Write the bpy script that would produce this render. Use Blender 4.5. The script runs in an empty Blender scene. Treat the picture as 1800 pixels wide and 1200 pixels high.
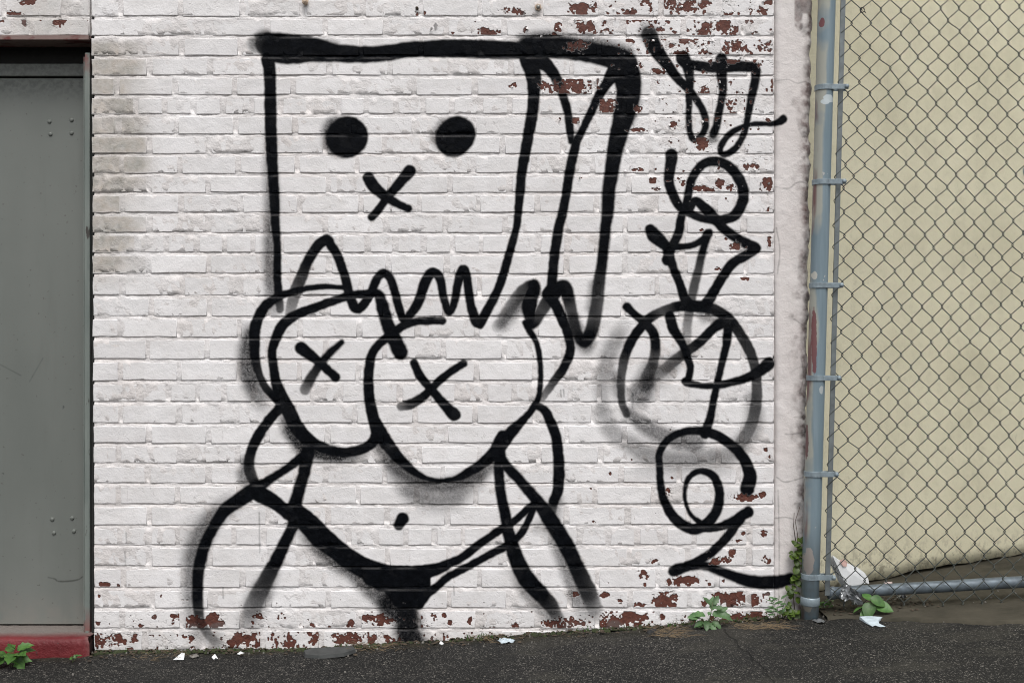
import bpy, math, random
import numpy as np
from mathutils import Vector, Matrix, Euler

random.seed(7)
RNG = np.random.default_rng(11)
R = math.radians
C = bpy.context.scene.collection
S = 0.00203            # metres per photo pixel on the face of the brick wall (y = 0)
D = 4.0                # camera distance from the wall
CZ = 1.076             # camera height

# ------------------------------------------------------------------ camera, sky, sun, exposure
cam = bpy.data.cameras.new('camera')
cam.sensor_width = 36.0
cam.lens = 36.0 * (D / S) / 1800.0
cam.clip_end = 500.0
cam.clip_start = 0.05
cam_o = bpy.data.objects.new('camera', cam)
C.objects.link(cam_o)
cam_o.location = (0, -D, CZ)
cam_o.rotation_euler = (R(90), 0, 0)
bpy.context.scene.camera = cam_o

SUN_ELEV, SUN_AZ = 60.0, 172.0     # azimuth: degrees clockwise from +Y
w = bpy.data.worlds.new('World')
bpy.context.scene.world = w
w.use_nodes = True
nt = w.node_tree
bg = nt.nodes['Background']
sky = nt.nodes.new('ShaderNodeTexSky')
sky.sky_type = 'NISHITA'
sky.sun_disc = False
sky.sun_elevation = R(SUN_ELEV)
sky.sun_rotation = R(SUN_AZ)
sky.air_density = 1.0
sky.dust_density = 4.0
hs = nt.nodes.new('ShaderNodeHueSaturation')
hs.inputs['Saturation'].default_value = 0.16       # an overcast, nearly colourless sky
nt.links.new(sky.outputs[0], hs.inputs['Color'])
nt.links.new(hs.outputs[0], bg.inputs['Color'])
bg.inputs['Strength'].default_value = 0.13

sl = bpy.data.lights.new('sun', 'SUN')
sl.energy = 1.0
sl.angle = R(24)
sl.color = (1.0, 0.965, 0.93)
sun = bpy.data.objects.new('sun', sl)
C.objects.link(sun)
az, el = R(SUN_AZ), R(SUN_ELEV)
dirn = Vector((math.sin(az) * math.cos(el), math.cos(az) * math.cos(el), math.sin(el)))
sun.rotation_euler = dirn.to_track_quat('Z', 'Y').to_euler()
sun.location = (0, -6, 8)

vs = bpy.context.scene.view_settings
vs.view_transform = 'Standard'
vs.look = 'None'
vs.gamma = 1.0
vs.exposure = 0.40
vs.use_curve_mapping = False
bpy.context.scene.render.engine = 'CYCLES'
bpy.context.scene.cycles.filter_width = 1.05
bpy.context.scene.cycles.use_denoising = True

# ------------------------------------------------------------------ helpers
def wx(px): return (px - 900.0) * S
def wz(py): return CZ - (py - 600.0) * S
def at(px, py, y):
    k = (D + y) / D
    return Vector(((px - 900.0) * S * k, y, CZ - (py - 600.0) * S * k))

def link(name, me, mat=None, parent=None, loc=None):
    o = bpy.data.objects.new(name, me)
    C.objects.link(o)
    if mat is not None and me is not None and not me.materials:
        me.materials.append(mat)
    if parent is not None:
        o.parent = parent
    if loc is not None:
        o.location = loc
    return o

def mesh(name, v, f, smooth=False):
    me = bpy.data.meshes.new(name)
    me.from_pydata([tuple(p) for p in v], [], f)
    me.validate()
    me.update()
    if smooth:
        me.polygons.foreach_set('use_smooth', [True] * len(me.polygons))
    return me

def tag(o, label=None, cat=None, group=None, kind=None):
    if label: o['label'] = label
    if cat: o['category'] = cat
    if group: o['group'] = group
    if kind: o['kind'] = kind
    return o

def empty(name, loc, label, cat, group=None):
    o = bpy.data.objects.new(name, None)
    C.objects.link(o)
    o.location = loc
    o.empty_display_size = 0.05
    return tag(o, label, cat, group)

class MB:
    def __init__(s): s.v, s.f = [], []
    def add(s, v, f):
        n = len(s.v)
        s.v += [tuple(p) for p in v]
        s.f += [tuple(i + n for i in q) for q in f]
        return s
    def box(s, x0, x1, y0, y1, z0, z1):
        v = [(x0,y0,z0),(x1,y0,z0),(x1,y1,z0),(x0,y1,z0),(x0,y0,z1),(x1,y0,z1),(x1,y1,z1),(x0,y1,z1)]
        return s.add(v, [(0,3,2,1),(4,5,6,7),(0,1,5,4),(1,2,6,5),(2,3,7,6),(3,0,4,7)])
    def tube(s, pts, rad, n=8, caps=True):
        pts = [Vector(p) for p in pts]
        rr = rad if isinstance(rad, (list, tuple)) else [rad] * len(pts)
        base = len(s.v)
        up = None
        for i, p in enumerate(pts):
            t = (pts[min(i+1, len(pts)-1)] - pts[max(i-1, 0)]).normalized()
            if up is None:
                up = t.orthogonal().normalized()
            up = (up - t * up.dot(t))
            up = up.normalized() if up.length > 1e-6 else t.orthogonal().normalized()
            b = t.cross(up)
            for k in range(n):
                a = 2 * math.pi * k / n
                s.v.append(tuple(p + (up * math.cos(a) + b * math.sin(a)) * rr[i]))
        for i in range(len(pts) - 1):
            for k in range(n):
                a, b2 = base + i*n + k, base + i*n + (k+1) % n
                s.f.append((a, b2, b2 + n, a + n))
        if caps:
            s.f.append(tuple(base + k for k in reversed(range(n))))
            s.f.append(tuple(base + (len(pts)-1)*n + k for k in range(n)))
        return s
    def build(s, name, mat, parent=None, smooth=False, loc=None, kind=None):
        o = link(name, mesh(name, s.v, s.f, smooth), mat, parent, loc)
        if kind: o['kind'] = kind
        return o

def bevel(o, wdt, seg=2):
    m = o.modifiers.new('bevel', 'BEVEL')
    m.width = wdt; m.segments = seg; m.limit_method = 'ANGLE'
    return o

# ---------------- noise on the map grid (numpy)
def vnoise(h, w_, cell, seed):
    r = np.random.default_rng(seed)
    gh, gw = int(h / cell) + 3, int(w_ / cell) + 3
    g = r.random((gh, gw))
    y = np.arange(h) / cell; x = np.arange(w_) / cell
    y0 = y.astype(int); x0 = x.astype(int)
    fy = y - y0; fx = x - x0
    fy = (fy*fy*(3-2*fy))[:, None]; fx = (fx*fx*(3-2*fx))[None, :]
    a = g[y0][:, x0]; b = g[y0][:, x0+1]; c = g[y0+1][:, x0]; d = g[y0+1][:, x0+1]
    return (a*(1-fx)+b*fx)*(1-fy) + (c*(1-fx)+d*fx)*fy
def fbm(h, w_, cell, seed, octv=4):
    t = np.zeros((h, w_)); amp, tot = 1.0, 0.0
    for i in range(octv):
        t += amp * vnoise(h, w_, max(cell / 2**i, 1.0), seed + i); tot += amp; amp *= 0.55
    return t / tot

# ------------------------------------------------------------------ brick layout (rows, joints)
YB = [28,62,97,132,166,200,235,269,304,338,373,408,443,480,518,555,592,630,668,705,743,778,813,848,885,921,957,994,1031,1067,1103,1141]
HEAD_ROWS = {5, 12, 19, 26, -2, -9}
rows = [(i, YB[i-1] + 6.6 if i else -0.2, YB[i]) for i in range(32)]
for k in range(1, 13):
    b = 28 - 34.7 * k
    rows.append((-k, b - 28.1, b))
rows.append((32, 1147, 1176)); rows.append((33, 1183, 1212))
LX, RX = 160.0, 1359.0
HALF = {i: (i % 2 == 0) for i in range(-13, 5)}
for i in (6,8,10,14,16,18,20,22,24,28,30,32): HALF[i] = True
for i in (7,9,11,13,15,17,21,23,25,27,29,31,33): HALF[i] = False
FIRST = {0:212,1:260,2:213,3:263,4:205,6:208,7:262,8:213,9:262,10:215,11:263,13:262,14:214,15:265,16:210,17:260,18:211,
         20:211,21:262,22:208,23:260,24:208,25:262,27:262,28:217,29:267,30:215,31:254}
rj = random.Random(5)
def split_row(i, x0, x1, first, header):
    js = [x0]
    x = first
    while x < x1 - 16:
        js.append(x)
        x += (50.6 if header else 104.6) + rj.uniform(-2.4, 2.4)
    js.append(x1)
    if len(js) > 2 and js[-1] - js[-2] < 26: js.pop(-2)
    out = []
    for a, b in zip(js[:-1], js[1:]):
        ga = 0 if a == x0 else rj.uniform(3.2, 5.6)
        gb = 0 if b == x1 else rj.uniform(3.2, 5.6)
        out.append((a + ga, b - gb))
    return out
BR = []        # (row, x0, x1, y0, y1, zone)
for i, t, b in rows:
    t += rj.uniform(-0.7, 0.7)
    hd = i in HEAD_ROWS
    first = {5:238, 12:242, 19:245, 26:210}.get(i, 238) if hd else FIRST.get(i, 212 if HALF.get(i, True) else 262)
    for a, e in split_row(i, LX + max(0, b)*.0056 + rj.uniform(-.5, .9), RX, first, hd):
        BR.append((i, a, e, t, b + rj.uniform(-0.8, 0.8), 'main'))
    if i < 2:      # the courses that pass over the door
        x = {0: 112, 1: 55}.get(i, 112 if i % 2 == 0 else 60)
        js = [156.0]
        while x > -700:
            js.append(x); x -= (50.6 if hd else 104.6) + rj.uniform(-2, 2)
        for b1, a1 in zip(js[:-1], js[1:]):
            BR.append((i, a1 + (4.2), b1 - (0 if b1 == 156.0 else 4.2), t, b, 'lintel'))
    else:
        for a, e in split_row(i, -700, -300, -700 + (50.6 if hd else 104.6) * (0.5 if HALF.get(i) else 1), hd):
            BR.append((i, a, e, t, b, 'far'))

# ------------------------------------------------------------------ the paint map: spray strokes, chips, grime (all computed here)
MX0, MY0, MW, MH = -60, -60, 1560, 1260
paint = np.zeros((MH, MW))
EDGE = (fbm(MH, MW, 9, 300, 3) - 0.5) * 2.2
GRAIN = RNG.random((MH, MW))
GR2 = vnoise(MH, MW, 2.2, 77)

def spline(pts, step=1.6):
    P = [tuple(p) + (1.0,) * (4 - len(p)) for p in pts]
    P = np.array(P, float)
    if len(P) == 1: return P
    Q = np.vstack([2*P[0]-P[1], P, 2*P[-1]-P[-2]])
    out = []
    for i in range(1, len(Q) - 2):
        p0, p1, p2, p3 = Q[i-1], Q[i], Q[i+1], Q[i+2]
        n = max(2, int(np.hypot(*(p2-p1)[:2]) / step))
        for k in range(n):
            t = k / n
            q = 0.5*((2*p1)+(-p0+p2)*t+(2*p0-5*p1+4*p2-p3)*t*t+(-p0+3*p1-3*p2+p3)*t**3)
            q[2:] = p1[2:]*(1-t)+p2[2:]*t
            out.append(q)
    out.append(P[-1])
    return np.array(out)

WG = 1.05
def stroke(pts, soft=2.0, op=1.0, grain=0.0, edge=1.0):
    global paint
    m = np.zeros((MH, MW))
    for x, y, wd, o in spline(pts):
        r = wd * WG / 2 + .5
        ext = r + soft + 4
        xa, xb = int(max(0, x-MX0-ext)), int(min(MW, x-MX0+ext+2))
        ya, yb = int(max(0, y-MY0-ext)), int(min(MH, y-MY0+ext+2))
        if xa >= xb or ya >= yb: continue
        yy, xx = np.mgrid[ya:yb, xa:xb]
        d = np.hypot(xx+MX0-x, yy+MY0-y) + EDGE[ya:yb, xa:xb] * edge
        v = np.clip((r + soft - d) / (2 * soft), 0, 1)
        v = v*v*(3-2*v) * o * op
        np.maximum(m[ya:yb, xa:xb], v, out=m[ya:yb, xa:xb])
    if grain > 0:
        g = 0.55 * GRAIN + 0.45 * GR2
        m = m * np.clip(1 - grain + 2.0 * grain * g, 0, 1.25)
    m = np.clip(m, 0, 1)
    paint = 1 - (1 - paint) * (1 - m)

def shade(pts, op, soft=11): stroke([(p[0], p[1], p[2] + 4) + tuple(p[3:]) for p in pts], soft=soft*1.25, op=min(1, op*1.2), grain=0.26, edge=1.2)

ST = stroke
# square head
ST([(450,63,7,.7),(470,62,10),(500,63,9),(545,67,6,.8)], soft=3)
ST([(466,78,34,.9),(480,86,42),(500,88,46),(520,87,48),(553,88,40),(587,93,30),(620,95,29),(653,95.5,27),(687,92,27),(720,87,26),(753,86,28),(787,85,30),(837,86,31),(887,88,31),(920,88,28),(930,86,40),(963,83,37),(997,86,35),(1030,91,34),(1063,98,36),(1085,104,40),(1100,113,40)], soft=2.6)
shade([(450,77,24),(464,63,18)], .6, 6); shade([(560,75,14),(590,80,10)], .5, 6)
shade([(920,72,20),(960,66,18),(1010,75,20),(1060,82,22),(1100,96,24)], .7, 7)
ST([(470,105,22),(474,133,20),(475,200,20),(477,267,19),(481,333,17),(484,400,14),(487,433,12),(487,483,13),(489,517,14),(492,543,12,.8)])
shade([(474,235,16,.4),(474,290,18,.7),(477,340,20,.9),(476,400,20),(476,450,22),(477,500,20),(482,540,20,.6)], .62, 7)
ST([(925,104,24),(937,133,26),(938,167,20),(935,200,19),(929,233,18),(923,267,18),(917,300,16),(914,333,16),(911,367,13.5),(907,400,12.5),(899,430,13.5),(891,458,14),(884,483,14),(871,517,15),(857,543,16),(845,566,15)])
ST([(508,552,14,.5),(513,533,18,.7),(520,510,21,.85),(528,490,19,.95),(540,460,17),(557,433,17),(567,424,18),(575,421,17),(583,433,16),(593,450,15),(605,483,15),(614,517,16),(622,538,17),(628,543,14),(636,538,16),(647,523,14),(656,503,14),(664,487,14),(675,480,15),(686,490,14),(694,515,14),(702,545,14),(709,560,14),(718,555,14),(735,530,16),(746,497,17),(755,482,17),(764,479,16),(773,490,15),(779,520,14),(788,548,12),(797,535,13),(803,505,14),(809,482,17),(814,474,17),(820,487,15),(826,530,15),(835,562,17),(843,571,13)])
ST([(940,104,28),(957,112,24),(967,122,20),(976,135,18),(983,150,17),(989,167,15),(998,200,13),(1002,233,13),(1003,249,9)])
ST([(1086,122,34),(1076,132,24),(1067,145,18),(1053,167,16),(1037,200,13),(1021,233,13),(1014,246,14),(1008,267,16),(1001,300,16),(996,333,16),(990,367,15.5),(982,400,16),(976,433,16.5),(972,467,16.5),(969,500,17),(962,515,16)])
ST([(1098,112,40),(1102,133,45),(1104,150,43),(1104,167,40),(1097,200,36),(1088,233,31),(1080,267,27),(1075,300,24),(1070,333,22),(1068,367,21),(1064,400,18),(1061,433,17.5),(1057,467,18),(1052,500,20,.95),(1049,533,21,.9),(1043,567,23,.95),(1035,590,22),(1025,600,20),(1013,583,17,.95),(1005,550,18,.9),(997,517,22),(990,503,22),(972,516,24),(952,545,20,.92),(937,570,14),(932,565,16),(930,535,26),(938,506,22),(936,500,18),(920,512,24,.9),(903,530,20,.7),(886,556,18,.5),(872,575,16,.25)], soft=2.6)
shade([(1118,150,12),(1116,185,12),(1105,215,12)], .5, 6); shade([(1030,605,24),(1018,597,20)], .6, 7); shade([(1046,500,16),(1040,540,16)], .45, 6)
shade([(918,530,22),(900,548,20),(882,568,18)], .6, 8); shade([(1005,560,18),(1015,580,18)], .6, 6)
# eyes, mouth cross
ST([(608,242,68),(611,240,68)], soft=2.6); shade([(592,230,46),(592,248,44)], .7, 7)
ST([(797,243,62),(803,236,62)], soft=2.6); shade([(778,240,36),(786,224,30)], .6, 6)
ST([(647,312,19),(657,328,20),(677,345,16),(697,357,14),(717,366,12)]); ST([(720,300,20),(703,320,17),(683,343,14),(665,367,13),(653,381,13)])
# left round shape and outer arc
ST([(603,505,8),(575,503,9),(550,505,9),(530,508,10),(497,518,12),(470,533,16),(456,553,18),(448,575,19),(447,600,18),(448,627,16),(454,653,13,.97),(464,677,12,.97),(477,693,13),(490,707,14)])
shade([(438,585,18),(434,612,24),(435,645,28),(442,672,28),(455,700,26,.7),(460,712,22,.3)], .72, 9)
ST([(650,516,14),(620,518,14),(587,528,14),(553,540,15),(520,553,16),(497,570,18),(485,592,17),(478,617,15),(480,645,15),(485,672,17),(494,697,22),(507,722,24),(520,748,24),(537,768,22),(560,783,18),(587,792,16),(612,794,16),(637,788,16),(655,776,18),(665,757,20)])
shade([(500,725,22,.5),(512,755,26),(535,785,26),(565,797,22),(600,803,16),(635,797,14,.6)], .8, 8)
ST([(645,516,14),(660,515,15),(667,522,18),(673,543,22),(680,567,22),(690,590,24),(700,612,26),(703,619,25)], soft=2.6)
# right round shape
ST([(777,563,13),(753,563,14),(730,565,13),(707,573,14),(687,587,15),(667,603,14),(653,623,15),(648,650,16),(647,673,17),(650,707,18),(657,737,20),(667,760,26),(683,783,22),(702,806,18),(722,824,13),(743,837,9),(770,844,7),(797,841,9),(820,831,14),(848,813,18),(868,795,21),(886,774,22),(900,757,19),(923,733,12),(937,716,11),(947,693,9),(950,660,9),(948,627,9),(942,600,9),(930,580,11),(922,566,9)])
shade([(672,785,26),(695,815,26),(728,840,18),(768,852,12),(808,846,18),(845,828,22),(872,806,16)], .62, 7)
shade([(690,818,26,.9),(718,848,40),(755,866,38),(800,862,38),(836,840,30)], .46, 10); shade([(722,866,30),(762,884,26),(800,876,30)], .30, 13)
ST([(883,766,20),(872,782,16)])
# crosses on the round shapes
ST([(529,611,21),(545,623,18),(562,637,14),(578,652,14),(589,662,16)]); ST([(600,601,10),(578,621,13),(562,640,14),(545,666,17,.95),(536,684,17,.75)], soft=2.6)
ST([(727,637,13),(738,660,15),(757,683,14),(780,710,16),(798,728,21)]); ST([(814,638,13),(797,649,13),(770,670,13),(747,693,14),(722,709,17,.97),(705,713,15,.8)])
# left arm and body
ST([(493,714,17),(473,737,17),(455,763,17),(442,790,17),(437,817,18,.95),(441,835,18,.9),(449,852,16)]); shade([(432,812,18),(430,835,22),(436,852,20,.6)], .6, 7)
ST([(540,799,20),(523,808,16),(507,820,14),(480,838,14),(460,851,18),(440,864,26),(417,880,24),(394,897,22),(375,925,18),(361,953,19),(351,987,20),(347,1017,19),(347,1047,18),(348,1070,17,.95),(353,1093,14,.85),(365,1113,15,.6),(384,1132,16,.3)], soft=2.4)
shade([(405,885,26,.6),(378,905,30),(358,935,32),(343,970,30),(336,1010,24),(336,1050,22),(340,1085,22,.6)], .6, 10)
shade([(346,930,40),(334,980,30)], .22, 14); shade([(350,1110,26),(375,1122,24)], .35, 9)
ST([(443,863,24),(456,864,22),(477,877,22),(497,893,22),(520,907,30)]); ST([(452,872,16),(480,886,16),(505,900,14)])
ST([(541,790,22),(538,807,23),(533,833,20),(523,867,20),(518,890,24),(520,910,24),(510,933,18),(497,960,20),(484,987,23),(470,1013,25,.93),(456,1040,28,.75),(443,1067,30,.5),(434,1092,24,.12)], soft=2.6)
shade([(480,1000,20,.5),(462,1035,34),(446,1066,36,.8),(436,1098,34,.35)], .55, 8)
ST([(522,900,28),(530,908,33),(547,925,37),(567,946,37),(590,964,34),(613,982,34),(640,997,35),(673,1008,35),(707,1010,32),(740,1006,26),(767,999,20),(790,989,15),(813,978,14),(840,957,14),(863,941,13),(883,927,13),(903,915,12),(923,897,12),(937,885,12)])
shade([(535,930,24,.6),(560,960,26),(590,985,26),(620,1005,24),(650,1030,30),(680,1055,32)], .7, 8)
ST([(655,1012,34),(740,1014,32)]); ST([(668,1022,30),(735,1022,32),(745,1022,18)]); ST([(695,1034,36),(738,1032,32)]); ST([(704,1050,32),(728,1050,34)]); ST([(706,1060,14),(736,1060,14)])
ST([(735,1061,18),(750,1043,15),(767,1030,14),(787,1013,13),(820,996,13),(840,985,13),(863,972,13),(887,960,13),(907,946,13),(920,930,12),(933,903,11),(938,889,11)])
ST([(716,1062,34,.95),(714,1085,32,.85),(716,1108,30,.7),(723,1128,30,.6)], soft=6)
shade([(690,1062,44),(714,1085,42),(716,1108,40),(724,1130,42)], .88, 9)
ST([(707,911,21),(700,922,17)], soft=2.2)
# right arm and body
ST([(940,711,12),(957,721,15),(970,747,17),(977,767,17),(981,800,18),(982,833,19),(980,860,18),(973,880,17),(970,896,14,.7)])
shade([(978,880,18),(976,905,14,.6)], .5, 7)
ST([(876,785,20),(878,803,20),(877,833,17),(880,867,17),(887,900,18),(893,933,20),(900,960,23),(911,990,27),(928,1020,29),(950,1043,27),(968,1063,24,.93),(978,1080,20,.6),(986,1098,18,.15)], soft=2.4)
shade([(905,1000,20,.5),(922,1030,24),(945,1056,24),(968,1078,26),(982,1095,22,.5)], .5, 7)
ST([(880,806,18),(892,821,18),(910,840,17),(930,863,18),(950,887,22),(963,907,26),(980,933,27),(996,960,27),(1009,987,26),(1023,1017,27,.97),(1034,1040,29,.9),(1043,1063,26,.5),(1050,1080,24,.12)], soft=2.6)
shade([(968,930,20,.5),(985,965,24),(1002,1005,26),(1020,1045,34),(1032,1070,36,.6)], .55, 7); shade([(958,920,18),(945,925,14)], .35, 8)
ST([(962,516,18),(979,541,18),(993,573,16),(1001,600,15),(1001,620,15),(990,647,15),(973,670,14,.95),(961,687,12,.8),(953,700,9,.7)])
# the written column at the right
ST([(1141,60,26,.85),(1147,78,26),(1160,97,23),(1177,120,18),(1193,140,15),(1210,157,14),(1227,180,12),(1238,203,12),(1239,225,11),(1229,241,11),(1218,244,11),(1212,230,10),(1210,200,10),(1211,167,12),(1212,140,14),(1208,117,18),(1200,102,24)]); shade([(1138,58,26)], .6, 7)
ST([(1206,112,16),(1243,118,18),(1280,117,19),(1318,117,17),(1328,121,16),(1327,140,15),(1320,173,13),(1315,200,11),(1310,227,10),(1300,250,11),(1284,267,11),(1269,270,10),(1266,259,10),(1278,240,10),(1297,226,9),(1323,218,8),(1357,217,9),(1371,213,12),(1376,209,14)])
ST([(1268,104,20),(1268,130,18),(1270,160,13),(1264,193,12),(1260,217,13),(1253,236,13)]); shade([(1252,242,14)], .6, 5)
ST([(1180,272,21),(1178,293,18),(1175,317,17),(1182,340,16),(1195,363,15),(1217,377,13),(1243,385,14),(1270,386,16),(1293,376,18),(1306,350,18),(1303,323,18),(1287,298,18),(1263,284,16),(1240,286,15),(1223,301,15),(1213,323,14),(1207,353,13),(1197,382,14),(1192,410,15),(1179,437,16),(1172,457,17)])
ST([(1211,368,13),(1222,353,14),(1240,367,18),(1258,385,18),(1273,402,16),(1297,420,16),(1313,428,17),(1328,436,17),(1313,447,16),(1287,463,16),(1267,490,16),(1250,520,17),(1239,538,20)])
ST([(1143,403,18),(1150,414,24),(1158,421,22),(1170,433,17),(1175,447,17),(1183,470,14),(1195,500,14),(1203,523,17),(1213,538,18)])
ST([(1172,432,14),(1200,433,11),(1223,428,11),(1239,418,12),(1246,409,14)])
ST([(1243,411,15),(1235,440,13),(1227,473,14,.93),(1218,510,15,.9),(1213,537,14,.9),(1208,567,15,.7),(1207,593,13,.5),(1203,613,12,.45)], soft=2.6)
ST([(1101,538,14),(1113,550,13),(1133,567,15),(1147,583,16),(1152,607,16),(1148,635,17,.85),(1140,658,20,.6),(1133,675,24,.35)]); shade([(1144,645,22),(1136,668,32),(1126,690,38),(1122,700,30,.5)], .62, 9); shade([(1140,668,16),(1136,676,16)], .6, 7)
ST([(1101,727,12,.85),(1093,707,12,.92),(1091,677,13,.85),(1094,643,15,.92),(1103,613,16),(1117,587,16),(1140,560,16),(1163,547,15,.9),(1193,538,17),(1227,538,20),(1257,544,18,.97),(1283,563,18),(1303,590,17,.97),(1319,620,17,.97),(1328,653,16,.95),(1330,687,17,.9),(1327,720,18,.82),(1318,750,19,.66),(1302,778,20,.45)])
shade([(1088,690,16),(1082,660,14)], .5, 7); shade([(1322,700,20),(1326,735,26),(1312,768,28),(1290,792,28),(1262,805,26,.7)], .45, 8); shade([(1240,551,24),(1262,556,16)], .5, 6)
shade([(1098,572,18,.4),(1085,592,22),(1071,620,24),(1062,655,24),(1058,690,20,.8),(1058,718,18,.6)], .46, 8)
shade([(1060,725,22,.7),(1072,752,26),(1095,773,24),(1126,794,24),(1165,806,24),(1215,808,22),(1255,800,18,.6)], .42, 8)
shade([(1103,722,14),(1124,741,20),(1152,758,22),(1182,770,24),(1220,777,28)], .58, 6); shade([(1130,775,40),(1180,790,40),(1230,798,40)], .18, 16); shade([(1130,818,24),(1190,826,30),(1270,818,40)], .2, 14)
ST([(1177,555,17),(1183,577,17),(1197,600,14),(1207,623,13),(1213,647,12),(1210,664,13),(1206,671,14),(1233,677,10),(1257,677,10),(1283,672,13),(1313,663,15),(1337,650,18),(1351,638,21)])
ST([(1273,564,21),(1253,577,16),(1230,600,16),(1203,620,17,.95),(1180,638,18,.7),(1161,655,18,.4)]); shade([(1196,626,20,.5),(1175,645,26),(1158,665,24,.5)], .5, 8)
ST([(1280,563,17),(1277,600,14),(1270,633,12),(1260,673,11),(1253,707,12),(1246,740,14),(1238,762,16)])
ST([(1313,858,24),(1318,835,22),(1310,812,19),(1299,795,18),(1283,780,17),(1260,765,16),(1235,757,15),(1207,757,13),(1180,767,12),(1165,783,12),(1158,800,12),(1159,817,12),(1160,843,12),(1165,873,14),(1178,900,17),(1197,920,18),(1220,929,19),(1240,920,18),(1256,903,17),(1264,877,16),(1261,850,15),(1250,833,13),(1230,827,10),(1211,838,9),(1203,860,7),(1206,887,6),(1217,907,7),(1232,919,11)])
ST([(1226,926,14),(1245,928,12),(1267,924,14),(1287,916,17),(1303,906,18),(1314,899,19)]); ST([(1300,911,18),(1290,925,16),(1277,943,15),(1250,970,15),(1220,988,14),(1190,1001,18),(1182,1003,16)])
ST([(1190,999,18),(1213,994,16),(1237,993,15),(1263,1002,16),(1287,1011,17),(1317,1020,21),(1343,1023,23),(1367,1022,23),(1388,1016,20)], soft=2.6)
for c_ in ([(1362,142),(1385,140),(1400,146),(1416,144),(1432,152)],[(1362,328),(1385,331),(1398,322),(1410,320),(1424,326)],[(1364,400),(1370,440),(1366,480)],[(1405,690),(1412,660),(1408,630)],[(1380,762),(1392,762),(1416,758)],[(1365,838),(1380,846),(1412,838)],[(1362,910),(1380,908),(1404,914)],[(1367,860),(1369,960),(1368,1060)],[(1395,560),(1412,572)]):
    stroke([p + (1.1,) for p in c_], soft=.9, op=.42, edge=.6)
# small spray drips and marks
for x, y, l in ((455,900,70),(391,1032,18),(797,1030,15),(1110,695,22),(1112,690,20),(221,936,18),(219,968,24),(985,685,12),(990,684,12)):
    stroke([(x,y,1.5,.5),(x+1,y+l,1.5,.35)], soft=.9, edge=.3)
# scratches on the steel door (the door face sits farther back, hence the corrected positions)
stroke([(58,1027,1.6,.5),(70,1030,1.6,.7),(76,1034,1.8,.7),(95,1034,2,.7),(112,1031,1.8,.7),(120,1026,1.6,.7)], soft=.8, edge=.5)
stroke([(-30,641,1.2,.35),(8,661,1.2,.4)], soft=.7, edge=.3); stroke([(48,630,1.2,.3),(24,672,1.2,.3)], soft=.7, edge=.3)

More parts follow.
